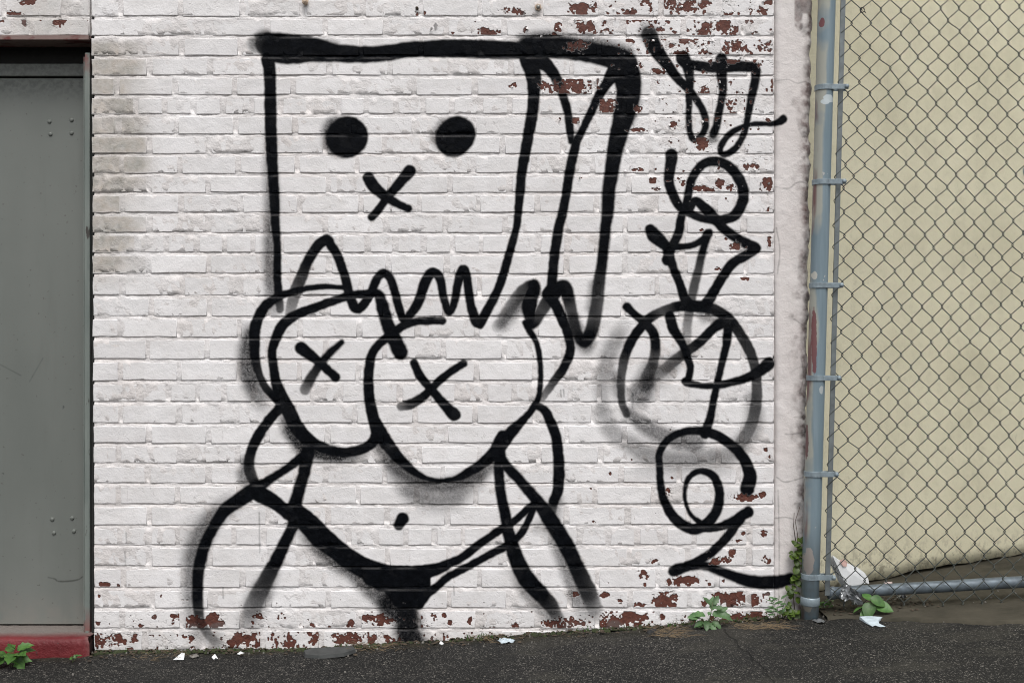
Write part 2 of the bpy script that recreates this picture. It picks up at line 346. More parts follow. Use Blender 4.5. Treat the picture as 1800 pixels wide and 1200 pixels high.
# ---- chips of missing paint
yy, xx = np.mgrid[0:MH, 0:MW]
PX, PY = xx + MX0, yy + MY0
face = np.zeros((MH, MW)); rowrnd = np.zeros((MH, MW))
for (i, a, e, t, b, z) in BR:
    xa, xb = int(round(a-MX0+1)), int(round(e-MX0-1)); ya, yb = int(round(t-MY0+1)), int(round(b-MY0-1))
    if xb <= 0 or yb <= 0 or xa >= MW or ya >= MH: continue
    face[max(ya,0):yb, max(xa,0):xb] = 1; rowrnd[max(ya,0):yb, max(xa,0):xb] = rj.random()
CH = [(905,20,26,8,.8),(862,58,28,8,.9),(735,24,13,5,.85),(834,37,5,3,.6),(795,58,4,4,.6),
 (1022,18,24,16,.95),(1068,24,14,9,.75),(1108,24,14,7,.7),(1180,10,22,14,.85),(1220,8,34,12,.85),(1240,22,16,8,.8),(1275,26,10,5,.6),(1340,18,13,12,.95),(1352,5,12,6,.7),
 (985,52,11,10,.7),(1028,50,14,12,.95),(1043,54,4,16,.6),(1068,56,16,9,.6),(1098,37,18,6,.8),(1118,36,12,6,.8),(1135,38,6,5,.6),(1238,52,17,14,.85),(1272,48,16,16,.9),(1305,50,9,15,.85),(1322,38,5,5,.6),(923,52,4,8,.7),
 (1105,72,12,6,.8),(1152,70,12,5,.7),(1205,72,20,6,.7),(1285,84,24,16,.9),(1305,90,10,12,.85),(1345,80,18,16,.75),(1240,76,16,6,.6),(1195,93,14,5,.7),(1225,92,10,6,.5),(1010,80,26,12,.8),(975,62,24,5,.7),
 (1158,126,20,5,.8),(1125,115,6,8,.6),(1290,108,20,5,.7),(1005,150,52,15,.92),(1045,148,14,14,.7),(903,152,7,8,.8),(965,152,20,14,.75),(1065,185,22,15,.98),(1122,192,8,9,.9),(1155,144,5,5,.6),(1255,150,16,8,.6),(1358,148,5,16,.85),(1240,160,12,10,.5),
 (1012,211,8,8,.9),(983,209,3,4,.7),(1120,229,19,4,.8),(1180,218,16,9,.55),(1165,172,16,6,.6),(1290,186,18,16,.75),(1268,178,22,6,.7),(1250,210,18,5,.6),(1232,250,12,16,.7),(1202,263,7,5,.8),(1312,264,5,6,.7),(1120,298,16,4,.8),(1101,297,5,4,.6),
 (1317,294,14,10,.95),(1146,318,7,8,.8),(1150,332,14,4,.8),(1196,318,11,9,.8),(1265,322,9,10,.85),(1235,332,22,6,.85),(1285,330,10,7,.8),(1348,320,14,14,.85),(1350,332,6,10,.8),(1275,360,5,14,.6),(1350,368,7,6,.8),(1021,312,5,2,.7),
 (1298,432,13,12,.9),(1229,403,10,5,.6),(1352,425,5,10,.85),(1263,472,10,4,.8),(1309,488,7,5,.95),(1276,420,4,3,.6),
 (1178,755,4,4,.7),(1345,790,6,8,.5),(1350,800,5,5,.6),(1010,822,4,5,.7),(1072,833,4,5,.6),(1180,840,4,4,.6),(1110,807,4,3,.5),(1042,858,5,3,.7),(1098,855,4,3,.6),(1173,866,8,9,.8),(1312,874,26,8,.97),(1338,870,7,7,.8),(1150,902,4,3,.6),(1043,916,5,3,.6),
 (1308,936,9,4,.6),(1296,950,10,5,.7),(1342,935,8,7,.8),(1240,968,8,6,.7),(1287,970,7,8,.95),(1262,984,22,7,.9),(1150,987,7,6,.95),(1313,990,8,4,.8),(1345,985,8,8,.8),(1130,1009,10,9,.97),(1133,1026,3,4,.7),(1176,1022,5,7,.7),(1207,1021,24,9,.85),(1248,1025,6,4,.6),(1272,1020,4,8,.5),(1070,1025,7,4,.8),(1240,1018,4,3,.6),
 (1010,1043,12,6,.9),(1062,1044,12,5,.8),(1090,1054,5,5,.8),(1166,1052,22,15,.92),(1125,1062,16,5,.8),(1180,1062,14,6,.8),(1282,1052,30,16,.93),(1237,1060,9,7,.8),(1321,1052,17,15,.97),(1345,1046,8,10,.7),
 (1096,1089,52,17,1.0),(1160,1084,14,11,.85),(1200,1088,10,9,.75),(1220,1092,22,7,.5),(1300,1088,50,10,.9),(1340,1080,22,12,.9),(975,1095,28,12,.9),(1020,1095,22,12,.8),(940,1104,14,5,.7),(905,1100,8,6,.7),(860,1104,14,4,.7),(826,1088,5,13,.9),(862,1076,4,4,.5),
 (662,1088,34,10,1.0),(617,1095,8,9,.85),(579,1101,3,3,.6),(735,1091,10,11,.9),(762,1084,8,9,.7),(780,1080,5,5,.8),(792,1093,6,5,.8),(758,1096,10,5,.8),(546,1099,7,6,.8),(527,1097,6,8,.85),(460,1082,14,6,.9),(492,1082,8,6,.9),(422,1085,4,3,.7),
 (345,1092,30,12,.97),(376,1090,16,14,.97),(315,1081,5,6,.7),(305,1082,7,4,.8),(269,1084,6,5,.9),(249,1098,6,6,.9),(183,1026,9,6,.9),(207,1029,4,4,.7),(172,1094,6,4,.8),(184,1096,4,5,.7),(173,1048,3,4,.6),(283,1047,3,5,.5),(317,1043,4,5,.6),
 (172,1124,14,12,.85),(205,1120,16,15,.92),(232,1120,10,8,.8),(320,1118,12,6,.7),(335,1122,10,9,.6),(338,1136,8,4,.8),(425,1122,32,16,.99),(450,1128,10,14,.8),(228,1139,6,3,.7),
 (480,1122,14,14,.7),(510,1124,20,15,.8),(545,1122,18,16,.75),(560,1116,10,12,.8),(610,1122,36,12,.88),(650,1122,30,10,.9),(690,1122,20,12,.85),(770,1122,18,10,.7),
 (50,3,16,7,.95),(16,23,11,6,.9),(6,33,8,6,.9),(43,36,5,9,.9),(106,39,13,9,.95),(150,32,6,4,.8),(70,36,5,6,.5),(30,26,14,4,.6)]
chf = np.full((MH, MW), -1.0)
for (x, y, rx, ry, amt) in CH:
    xa, xb = int(max(0, x-MX0-2.2*rx)), int(min(MW, x-MX0+2.2*rx+1)); ya, yb = int(max(0, y-MY0-2.4*ry)), int(min(MH, y-MY0+2.4*ry+1))
    if xa >= xb or ya >= yb: continue
    d = ((PX[ya:yb, xa:xb]-x)/(rx*1.08))**2 + ((PY[ya:yb, xa:xb]-y)/(ry*1.08))**2
    np.maximum(chf[ya:yb, xa:xb], amt*1.12 - d*0.78, out=chf[ya:yb, xa:xb])
cn = .70*fbm(MH, MW, 9, 40, 4) + .30*vnoise(MH, MW, 3.0, 44); cn2 = fbm(MH, MW, 26, 60, 3)
chipv = chf - .05 - .09 * (PY > 1062) * (PY < 1150) + (cn - 0.5) * 2.9 + (cn2 - .5) * .8
chip = np.clip((chipv - 0.42) * 3.6, 0, 1) * (chf > -0.9)
inface = face.copy()
chip = chip * np.where(inface > 0, 1, np.clip((chf - .75) * 2, 0, .35))
chip[(PX > 1362)] = 0
# loose scatter of tiny chips in the peeling corner and along the foot of the wall
zone = np.clip((PX - 960) / 160, 0, 1) * np.clip((130 - PY) / 50, 0, 1) * .8 + np.clip((PX-1120)/60, 0, 1)*np.clip((380-PY)/100, 0, 1)*.5 + np.clip((PY-1040)/60, 0, 1)*.5
zone = np.clip(zone, 0, 1) * (PX < 1360)
small = fbm(MH, MW, 7, 90, 3)
chip = np.maximum(chip, np.clip((small + zone*.17 - .81) * 12, 0, 1) * face * (zone > .1))
peel = np.clip(np.maximum(zone, np.clip(chf + .7, 0, 1)), 0, 1)
paint = paint * (1 - chip * np.where(PY > 1066, .35, .66))
# ---- grime: weathered grey-tan bricks beside the door, dirty foot, dirty edge of the plaster strip
gn = fbm(MH, MW, 60, 120, 4); gn2 = fbm(MH, MW, 22, 140, 3)
fall = np.clip(1.25 - (PX - 160) / 100, 0, 1) * np.clip((PY - 66) / 12, 0, 1) * np.clip((520 - PY) / 120, 0, 1)
grime = np.clip(fall * 2.1 * (0.35 + 0.8 * rowrnd) * (.2 + 1.5 * gn), 0, .95) * (PX >= 158)
grime = np.maximum(grime, .32 * np.clip((PY - 1055) / 70, 0, 1) * np.clip(gn2 * 1.9 - .3, 0, 1))
grime = np.maximum(grime, .55 * (PX < 158) * np.clip(gn * 1.7 - .1, 0, 1) * (PY < 70))
grime = np.maximum(grime, .14 * np.clip(gn2 * 2.4 - .8, 0, 1))
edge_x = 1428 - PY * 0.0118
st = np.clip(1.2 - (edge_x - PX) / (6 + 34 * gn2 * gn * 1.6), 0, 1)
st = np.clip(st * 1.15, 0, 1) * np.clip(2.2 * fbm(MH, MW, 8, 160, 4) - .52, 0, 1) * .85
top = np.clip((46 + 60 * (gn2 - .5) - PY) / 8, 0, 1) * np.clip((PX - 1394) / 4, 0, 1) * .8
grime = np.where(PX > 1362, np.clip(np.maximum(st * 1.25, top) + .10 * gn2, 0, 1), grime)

# the spray thins out on the sloping mortar just above each brick, and is never quite even
thin = vnoise(MH, MW, 16, 610); paint = paint * (1 - .003 * fbm(MH, MW, 18, 615, 3))
for (i, a, e, t, b, z) in BR:
    xa, xb = int(max(0, a-MX0-4)), int(min(MW, e-MX0+5)); ya, yb = int(max(0, round(t-MY0-3))), int(min(MH, round(t-MY0)))
    if xa >= xb or ya >= yb: continue
    paint[ya:yb, xa:xb] *= 1 - .05 * np.clip(thin[ya:yb, xa:xb] * 2.4 - .7, 0, 1)
crack = np.zeros((MH, MW))
wobx = (fbm(MH, MW, 14, 500, 3) - .5) * 7; woby = (fbm(MH, MW, 16, 510, 3) - .5) * 6
ridge = fbm(MH, MW, 20, 520, 3)
for (i, a, e, t, b, z) in BR:
    xa, xb = int(max(0, a-MX0-6)), int(min(MW, e-MX0+7)); ya, yb = int(max(0, t-MY0-6)), int(min(MH, b-MY0+7))
    if xa >= xb or ya >= yb: continue
    X, Y = PX[ya:yb, xa:xb] + wobx[ya:yb, xa:xb], PY[ya:yb, xa:xb] + woby[ya:yb, xa:xb]
    inx = ((X > a - 1) & (X < e + 1)); iny = ((Y > t - 1) & (Y < b + 1))
    brk = np.clip((ridge[ya:yb, xa:xb] - .36) * 5, 0, 1)
    for dist, msk, op in ((np.abs(Y - b - .6), inx, rj.uniform(.45, 1)), (np.abs(Y - t), inx, rj.uniform(.0, .4)), (np.abs(X - a), iny, rj.uniform(.0, .42)), (np.abs(X - e), iny, rj.uniform(.0, .5))):
        v = np.clip(1.15 - dist, 0, 1) * msk * op * brk
        np.maximum(crack[ya:yb, xa:xb], v, out=crack[ya:yb, xa:xb])
lift = np.clip(1.2 - np.abs(fbm(MH, MW, 22, 530, 4) - .5) / .011, 0, 1) * (fbm(MH, MW, 30, 540, 2) > .47)
crack = np.maximum(crack * .54, lift * np.clip(peel * 1.3, .0, 1) * .95)
wr_ = np.clip(1.1 - np.abs(fbm(MH, MW, 34, 560, 4) - .5) / .006, 0, 1) * (fbm(MH, MW, 40, 570, 2) > .60) * .35
crack = np.clip(np.maximum(crack, wr_ * face), 0, 1)
crack[PX > 1362] = 0
peel = crack
img = bpy.data.images.new('paint_map', MW, MH, alpha=True, float_buffer=False)
img.colorspace_settings.name = 'Non-Color'
img.alpha_mode = 'CHANNEL_PACKED'
buf = np.stack([paint, chip, grime, peel], -1)[::-1].astype(np.float32)
img.pixels.foreach_set(np.clip(buf, 0, 1).ravel())
img.update()
img.pack()

# ------------------------------------------------------------------ node helpers and materials
class N:
    def __init__(s, name):
        s.m = bpy.data.materials.new(name); s.m.use_nodes = True
        s.t = s.m.node_tree; s.b = s.t.nodes['Principled BSDF']
    def n(s, typ, **kw):
        x = s.t.nodes.new(typ)
        for k, v in kw.items(): setattr(x, k, v)
        return x
    def l(s, a, b): s.t.links.new(a, b)
    def pos(s): return s.n('ShaderNodeNewGeometry').outputs['Position']
    def pos_x(s, P):
        x = s.n('ShaderNodeSeparateXYZ'); s.l(P, x.inputs[0]); return x.outputs[0]
    def objc(s): return s.n('ShaderNodeTexCoord').outputs['Object']
    def scale(s, v, sc):
        m = s.n('ShaderNodeMapping'); s.l(v, m.inputs['Vector']); m.inputs['Scale'].default_value = sc; return m.outputs[0]
    def noise(s, v, sc, det=4, rough=.55, dist=0):
        x = s.n('ShaderNodeTexNoise'); s.l(v, x.inputs['Vector'])
        x.inputs['Scale'].default_value = sc; x.inputs['Detail'].default_value = det
        x.inputs['Roughness'].default_value = rough; x.inputs['Distortion'].default_value = dist
        return x.outputs[0]
    def vor(s, v, sc, feat='F1', out='Distance'):
        x = s.n('ShaderNodeTexVoronoi'); x.feature = feat; s.l(v, x.inputs['Vector']); x.inputs['Scale'].default_value = sc
        return x.outputs[out]
    def ramp(s, f, a, b, lo=0., hi=1.):
        x = s.n('ShaderNodeMapRange'); x.clamp = True
        s.l(f, x.inputs[0])
        for i, v in enumerate((a, b, lo, hi)): x.inputs[i+1].default_value = v
        return x.outputs[0]
    def math(s, op, a, b=None):
        x = s.n('ShaderNodeMath'); x.operation = op
        for i, v in enumerate((a, b)):
            if v is None: continue
            if isinstance(v, (int, float)): x.inputs[i].default_value = v
            else: s.l(v, x.inputs[i])
        return x.outputs[0]
    def mix(s, f, a, b):
        x = s.n('ShaderNodeMix'); x.data_type = 'RGBA'
        for k, v in ((0, f), (6, a), (7, b)):
            if isinstance(v, (int, float)): x.inputs[k].default_value = v
            elif isinstance(v, tuple): x.inputs[k].default_value = v + (1,) if len(v) == 3 else v
            else: s.l(v, x.inputs[k])
        return x.outputs[2]
    def bump(s, h, dist, strength=1.0, prev=None):
        x = s.n('ShaderNodeBump'); s.l(h, x.inputs['Height'])
        x.inputs['Distance'].default_value = dist; x.inputs['Strength'].default_value = strength
        if prev is not None: s.l(prev, x.inputs['Normal'])
        return x.outputs[0]
    def map(s):
        p = s.n('ShaderNodeSeparateXYZ'); s.l(s.pos(), p.inputs[0])
        u = s.ramp(p.outputs[0], wx(MX0), wx(MX0+MW)); v = s.ramp(p.outputs[2], wz(MY0+MH), wz(MY0))
        for r_ in (u, v): r_.node.clamp = False
        c = s.n('ShaderNodeCombineXYZ'); s.l(u, c.inputs[0]); s.l(v, c.inputs[1])
        t = s.n('ShaderNodeTexImage'); t.image = img; t.extension = 'CLIP'; t.interpolation = 'Cubic'
        s.l(c.outputs[0], t.inputs[0])
        q = s.n('ShaderNodeSeparateColor'); s.l(t.outputs['Color'], q.inputs[0])
        return q.outputs[0], q.outputs[1], q.outputs[2], t.outputs['Alpha']
    def out(s, col=None, rough=.8, nrm=None, metal=0., spec=.5):
        if col is not None:
            if isinstance(col, tuple): s.b.inputs['Base Color'].default_value = col + (1,)
            else: s.l(col, s.b.inputs['Base Color'])
        if isinstance(rough, float): s.b.inputs['Roughness'].default_value = rough
        else: s.l(rough, s.b.inputs['Roughness'])
        if nrm is not None: s.l(nrm, s.b.inputs['Normal'])
        s.b.inputs['Metallic'].default_value = metal
        if not s.b.inputs['Specular IOR Level'].is_linked: s.b.inputs['Specular IOR Level'].default_value = spec
        return s.m

def wall_material(name, white_a, white_b, grime_a, grime_b, lump, per_brick):
    k = N(name)
    P = k.pos()
    blk, chp, grm, pel = k.map()
    big = k.noise(P, 3.2, 3)
    med = k.noise(P, 42, 4, .6)
    fine = k.noise(P, 190, 3, .6)
    base = k.mix(k.ramp(big, .35, .68), white_a, white_b)
    if per_brick:
        oi = k.n('ShaderNodeObjectInfo')
        hsv = k.n('ShaderNodeHueSaturation'); k.l(base, hsv.inputs['Color'])
        k.l(k.ramp(oi.outputs['Random'], 0, 1, .94, 1.04), hsv.inputs['Value'])
        base = hsv.outputs[0]
    base = k.mix(k.math('MULTIPLY', k.ramp(fine, .62, .8), .12), base, (.42, .39, .36))
    gcol = k.mix(k.ramp(k.noise(P, 16, 4), .35, .65), grime_a, grime_b)
    base = k.mix(k.math('MULTIPLY', grm, k.ramp(med, .25, .7, .6, 1.0)), base, gcol)
    # hairline cracks along the joints and where the paint is lifting
    crk = pel
    base = k.mix(k.math('MULTIPLY', crk, .72), base, (.16, .125, .11))
    # bare brick in the chips, with remnants of old grey paint
    bn = k.noise(P, 70, 5, .65)
    brick = k.mix(k.ramp(bn, .3, .7), (.066, .024, .018), (.150, .050, .033))
    brick = k.mix(k.math('MULTIPLY', k.ramp(k.noise(P, 9, 3), .58, .66), .6), brick, (.12, .10, .095))
    base = k.mix(k.ramp(chp, .12, .30), base, k.mix(k.ramp(med, .35, .65), (.30, .28, .27), (.62, .58, .56)))
    base = k.mix(k.ramp(chp, .36, .52), base, brick)
    black = k.mix(k.ramp(med, .4, .8), (.0020, .0025, .0036), (.0052, .0062, .0086))
    base = k.mix(blk, base, black)
    rough = k.ramp(blk, 0, 1, .62, .5)
    h = k.math('ADD', k.math('MULTIPLY', med, lump), k.math('MULTIPLY', fine, .30))
    h = k.math('ADD', h, k.math('MULTIPLY', k.noise(P, 90, 2, .5, 1.5), .45))
    h = k.math('ADD', h, k.math('MULTIPLY', k.noise(P, 14, 3), 1.6))
    n1 = k.bump(h, .0042, .50)
    h2 = k.math('SUBTRACT', k.math('MULTIPLY', k.ramp(chp, .1, .6), -1.0), k.math('MULTIPLY', crk, .9))
    n2 = k.bump(h2, .0026, 1.0, n1)
    k.l(k.ramp(blk, 0, 1, .35, .05), k.b.inputs['Specular IOR Level'])
    m = k.out(base, rough, n2)
    return m

WHITE_A, WHITE_B = (.765, .745, .745), (.825, .808, .81)
M = {}
M['brick'] = wall_material('painted_brick', WHITE_A, WHITE_B, (.30, .285, .245), (.48, .42, .36), .8, True)
M['mortar'] = wall_material('painted_mortar', (.69, .65, .635), WHITE_A, (.27, .255, .22), (.44, .40, .36), 2.6, False)
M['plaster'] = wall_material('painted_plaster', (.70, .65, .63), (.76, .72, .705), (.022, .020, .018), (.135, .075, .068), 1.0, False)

def simple(name, col, rough=.6, var=.25, sc=40, bumpd=.001, metal=0., spec=.5):
    k = N(name); P = k.pos()
    a = tuple(c*(1-var) for c in col); b = tuple(min(1, c*(1+var)) for c in col)
    nz = k.noise(P, sc, 5, .6)
    return k.out(k.mix(k.ramp(nz, .3, .7), a, b), rough, k.bump(nz, bumpd, .6), metal, spec)

def door_material():
    k = N('grey_door_paint'); P = k.pos()
    blk, *_ = k.map()
    z = k.n('ShaderNodeSeparateXYZ'); k.l(P, z.inputs[0])
    c = k.mix(k.ramp(k.noise(k.scale(P, (1, 1, .35)), 3.5, 4), .3, .7), (.142, .154, .141), (.175, .186, .171))
    c = k.mix(k.math('MULTIPLY', k.ramp(k.noise(k.scale(P, (1, 1, .12)), 13, 5, .65), .54, .72), .22), c, (.105, .105, .095))
    c = k.mix(k.math('MULTIPLY', k.ramp(k.noise(P, 75, 2, .5), .70, .74), .5), c, (.07, .06, .05))
    foot = k.math('MULTIPLY', k.ramp(z.outputs[2], .03, .16, 1, 0), k.ramp(k.noise(P, 12, 4), .35, .7))
    c = k.mix(k.math('MULTIPLY', foot, .5), c, (.26, .22, .19))
    c = k.mix(k.math('MULTIPLY', k.ramp(k.noise(P, 26, 2), .76, .80), .6), c, (.03, .03, .03))
    tops = k.math('MULTIPLY', k.ramp(z.outputs[2], 1.95, 2.02, 0, 1), k.ramp(k.noise(P, 60, 4), .42, .6))
    c = k.mix(k.math('MULTIPLY', tops, .4), c, (.05, .055, .05))
    c = k.mix(blk, c, (.025, .025, .022))
    h = k.math('ADD', k.noise(P, 6, 2), k.math('MULTIPLY', k.noise(P, 160, 2), .06))
    return k.out(c, .5, k.bump(h, .004, .5), 0, .4)
M['door'] = door_material()
def trim_material():
    k = N('worn_green_trim'); P = k.pos()
    z = k.n('ShaderNodeSeparateXYZ'); k.l(P, z.inputs[0])
    c = k.mix(k.ramp(k.noise(k.scale(P, (1, 1, .12)), 40, 4), .3, .7), (.13, .155, .142), (.21, .235, .215))
    red = k.math('MAXIMUM', k.ramp(z.outputs[2], 2.02, 2.10, 0, 1), k.ramp(z.outputs[2], .03, .13, 1, 0))
    red = k.math('MULTIPLY', red, k.ramp(k.noise(P, 30, 4), .4, .55))
    c = k.mix(k.math('MULTIPLY', red, .8), c, (.20, .045, .04))
    c = k.mix(k.ramp(k.noise(k.scale(P, (1, 1, .3)), 33, 4), .66, .7), c, (.05, .045, .04))
    return k.out(c, .6, k.bump(k.noise(k.scale(P, (1, 1, .1)), 120, 3), .002, .6))
M['trim'] = trim_material()
def lintel_material():
    k = N('rusty_lintel_paint'); P = k.pos()
    c = k.mix(k.ramp(k.math('ADD', k.noise(k.scale(P, (.6, 1, 1)), 22, 5), k.ramp(k.pos_x(P), -1.75, -1.5, -.08, .06)), .48, .58), (.22, .15, .135), (.13, .028, .026))
    c = k.mix(k.ramp(k.noise(k.scale(P, (.3, 1, 1)), 40, 3), .6, .66), c, (.015, .012, .012))
    return k.out(c, .7, k.bump(k.noise(P, 60, 3), .002, .6))
M['lintel'] = lintel_material()
M['dark'] = simple('recess_shade_black', (.014, .014, .013), .9)  # near-black colour that stands in for shade in recesses and gaps
def sill_material():
    k = N('red_step_paint'); P = k.pos()
    s = k.n('ShaderNodeSeparateXYZ'); k.l(P, s.inputs[0])
    c = k.mix(k.ramp(k.noise(P, 10, 5), .3, .7), (.115, .012, .015), (.165, .021, .024))
    c = k.mix(k.ramp(k.noise(P, 55, 4, .7), .64, .72), c, (.07, .035, .032))
    over = k.math('ADD', s.outputs[1], k.math('MULTIPLY', k.noise(P, 8, 3), .05))      # bare concrete back from the painted nose
    c = k.mix(k.ramp(over, -.02, .055), c, (.19, .165, .15))
    return k.out(c, .55, k.bump(k.noise(P, 70, 4, .6), .006, .7), 0, .4)
M['sill'] = sill_material()
def beige_material():
    k = N('beige_stucco'); P = k.pos()
    c = k.mix(k.ramp(k.noise(P, 2.6, 4, .6), .32, .68), (.650, .612, .445), (.725, .688, .515))
    c = k.mix(k.math('MULTIPLY', k.ramp(k.noise(P, 4.5, 6, .7), .48, .64), .34), c, (.50, .47, .335))
    c = k.mix(k.math('MULTIPLY', k.ramp(k.noise(k.scale(P, (1, 1, .25)), 9, 5, .7), .58, .74), .28), c, (.38, .355, .25))
    c = k.mix(k.math('MULTIPLY', k.ramp(k.noise(P, 48, 5, .75), .54, .72), .30), c, (.42, .395, .28))
    crk = k.ramp(k.noise(k.scale(P, (1.5, 1.5, .8)), 34, 6, .75, .8), .63, .70)
    crk = k.math('MULTIPLY', crk, k.ramp(k.noise(P, 3.3, 3), .44, .60))
    c = k.mix(k.math('MULTIPLY', crk, .7), c, (.16, .145, .10))
    c = k.mix(k.math('MULTIPLY', k.ramp(k.noise(P, 110, 3, .7), .62, .78), .22), c, (.34, .32, .22))
    s = k.n('ShaderNodeSeparateXYZ'); k.l(P, s.inputs[0])
    low = k.math('MULTIPLY', k.ramp(s.outputs[2], .17, .33, 1, 0), k.ramp(k.noise(k.scale(P, (2, 2, 1.6)), 15, 6, .75), .50, .60))
    c = k.mix(k.math('MULTIPLY', low, .7), c, (.12, .105, .08))
    h = k.math('ADD', k.noise(P, 130, 4, .65), k.math('MULTIPLY', crk, -.8))
    return k.out(c, .85, k.bump(h, .004, .5), 0, .25)
M['beige'] = beige_material()
def asphalt_material():
    k = N('old_asphalt'); P = k.pos()
    big = k.noise(P, 2.0, 4, .6)
    c = k.mix(k.ramp(big, .3, .7), (.0085, .0086, .0083), (.0175, .0171, .0160))
    stone = k.vor(P, 190, 'F1', 'Color'); sp = k.n('ShaderNodeSeparateColor'); k.l(stone, sp.inputs[0])
    dist = k.vor(P, 190)
    sm = k.math('MULTIPLY', k.ramp(sp.outputs[0], .30, .95), k.ramp(dist, .30, .52, 1, 0))
    c = k.mix(k.math('MULTIPLY', sm, k.ramp(k.noise(P, 5, 4), .3, .7, .35, 1.)), c, k.mix(sp.outputs[1], (.045, .044, .040), (.33, .31, .275)))
    sp2 = k.n('ShaderNodeSeparateColor'); k.l(k.vor(P, 70, 'F1', 'Color'), sp2.inputs[0])
    sm2 = k.math('MULTIPLY', k.ramp(sp2.outputs[0], .86, .95), k.ramp(k.vor(P, 70), .2, .36, 1, 0))
    c = k.mix(k.math('MULTIPLY', sm2, .75), c, (.20, .185, .16))
    worn = k.ramp(k.noise(k.scale(P, (.6, 1.2, 1)), 3.1, 6, .7), .55, .62)
    c = k.mix(k.math('MULTIPLY', worn, .4), c, (.052, .049, .040))
    s = k.n('ShaderNodeSeparateXYZ'); k.l(P, s.inputs[0])
    near = k.math('MULTIPLY', k.ramp(k.math('ADD', s.outputs[1], k.math('MULTIPLY', k.math('SUBTRACT', k.noise(P, 7, 4), .5), .16)), -.12, -.03), k.ramp(k.noise(P, 14, 5, .65), .34, .52))
    c = k.mix(k.math('MULTIPLY', near, .85), c, k.mix(k.ramp(k.noise(P, 25, 4), .4, .6), (.013, .014, .008), (.042, .035, .023)))
    # one long crack running away from the wall
    a, b = Vector((.728, -.13)), Vector((.765, -.60)); t = (b - a).normalized(); nrm = Vector((-t.y, t.x))
    dd = k.math('ADD', k.math('MULTIPLY', s.outputs[0], nrm.x), k.math('MULTIPLY', s.outputs[1], nrm.y))
    dd = k.math('SUBTRACT', dd, a.dot(nrm))
    dd = k.math('ABSOLUTE', k.math('ADD', dd, k.math('MULTIPLY', k.math('SUBTRACT', k.noise(P, 11, 4), .5), .05)))
    cr = k.math('MULTIPLY', k.ramp(dd, .0015, .0045, 1, 0), k.ramp(s.outputs[1], -.14, -.10, 1, 0))
    c = k.mix(k.math('MULTIPLY', cr, .5), c, (.007, .007, .007))
    h = k.math('ADD', k.math('MULTIPLY', dist, -1.0), k.math('MULTIPLY', cr, -2.0))
    h = k.math('ADD', h, k.math('MULTIPLY', k.noise(P, 28, 4), 1.2))
    return k.out(c, .82, k.bump(h, .004, .8), 0, .2)
M['asphalt'] = asphalt_material()
def apron_material():
    k = N('brown_concrete'); P = k.pos()
    c = k.mix(k.ramp(k.noise(P, 6, 5, .65), .3, .7), (.032, .029, .020), (.072, .064, .047))
    c = k.mix(k.math('MULTIPLY', k.ramp(k.noise(k.scale(P, (.4, 1, 1)), 9, 4), .56, .66), .5), c, (.018, .018, .011))
    return k.out(c, .9, k.bump(k.noise(P, 90, 5, .65), .004, .6), 0, .3)
M['apron'] = apron_material()
def post_material():
    k = N('blue_grey_post_paint'); P = k.pos()
    s = k.n('ShaderNodeSeparateXYZ'); k.l(P, s.inputs[0])
    st = k.scale(P, (1, 1, .06))
    c = k.mix(k.ramp(k.noise(st, 60, 4), .3, .7), (.155, .212, .245), (.215, .275, .310))
    # an older pale coat shows on the wall side and higher up
    axis = k.math('SUBTRACT', s.outputs[0], k.math('ADD', k.math('MULTIPLY', s.outputs[2], .0281), 1.045))
    side = k.math('ADD', axis, k.math('MULTIPLY', k.math('SUBTRACT', k.noise(k.scale(P, (1, 1, .35)), 9, 4), .5), .05))
    side = k.math('SUBTRACT', side, k.ramp(s.outputs[2], 1.35, 2.2, -.008, .012))
    pale = k.ramp(side, -.008, -.001, 1, 0)
    pale = k.math('MULTIPLY', pale, k.ramp(k.noise(P, 5, 3), .36, .5))
    c = k.mix(k.math('MULTIPLY', pale, .85), c, (.37, .365, .31))
    red = k.math('MULTIPLY', k.ramp(axis, -.026, -.020, 1, 0), k.ramp(k.noise(k.scale(P, (1, 1, .3)), 7, 4), .46, .52))
    c = k.mix(k.math('MULTIPLY', red, .85), c, (.15, .055, .058))
    chipp = k.ramp(k.noise(k.scale(P, (1, 1, .7)), 26, 3), .70, .715)
    c = k.mix(k.math('MULTIPLY', chipp, .8), c, (.45, .44, .42))
    low = k.math('MULTIPLY', k.ramp(s.outputs[2], .14, .40, 1, 0), k.ramp(k.noise(P, 20, 5), .35, .6))
    c = k.mix(k.math('MULTIPLY', low, .7), c, (.17, .165, .15))
    wb = k.math('MULTIPLY', k.math('SUBTRACT', k.noise(P, 55, 3), .5), 1.6)
    for (px, py, rx, ry, col) in ((1456,174,11,7,(.52,.58,.60)),(1450,179,8,5,(.52,.58,.60)),(1422,986,8,24,(.43,.38,.35)),(1420,1062,8,13,(.36,.34,.29)),(1432,484,4,7,(.50,.49,.44)),(1443,685,4,7,(.42,.45,.45)),(1445,40,4,8,(.17,.05,.055)),(1418,772,4,34,(.13,.055,.058)),(1431,600,4,60,(.17,.06,.065))):
        p = at(px, py, -.075)
        ex = k.math('DIVIDE', k.math('SUBTRACT', s.outputs[0], p.x), rx*S); ez = k.math('DIVIDE', k.math('SUBTRACT', s.outputs[2], p.z), ry*S)
        dd = k.math('ADD', k.math('ADD', k.math('MULTIPLY', ex, ex), k.math('MULTIPLY', ez, ez)), wb)
        c = k.mix(k.math('MULTIPLY', k.ramp(dd, .85, 1.05, 1, 0), .9), c, col)
    return k.out(c, .5, k.bump(k.noise(st, 130, 3), .0012, .6), .05, .3)
M['post'] = post_material()
M['band'] = simple('band_paint', (.23, .28, .31), .45, .25, 45, .001, .25)
M['bar'] = simple('bar_galvanised', (.16, .18, .185), .5, .25, 30, .0006, .35)
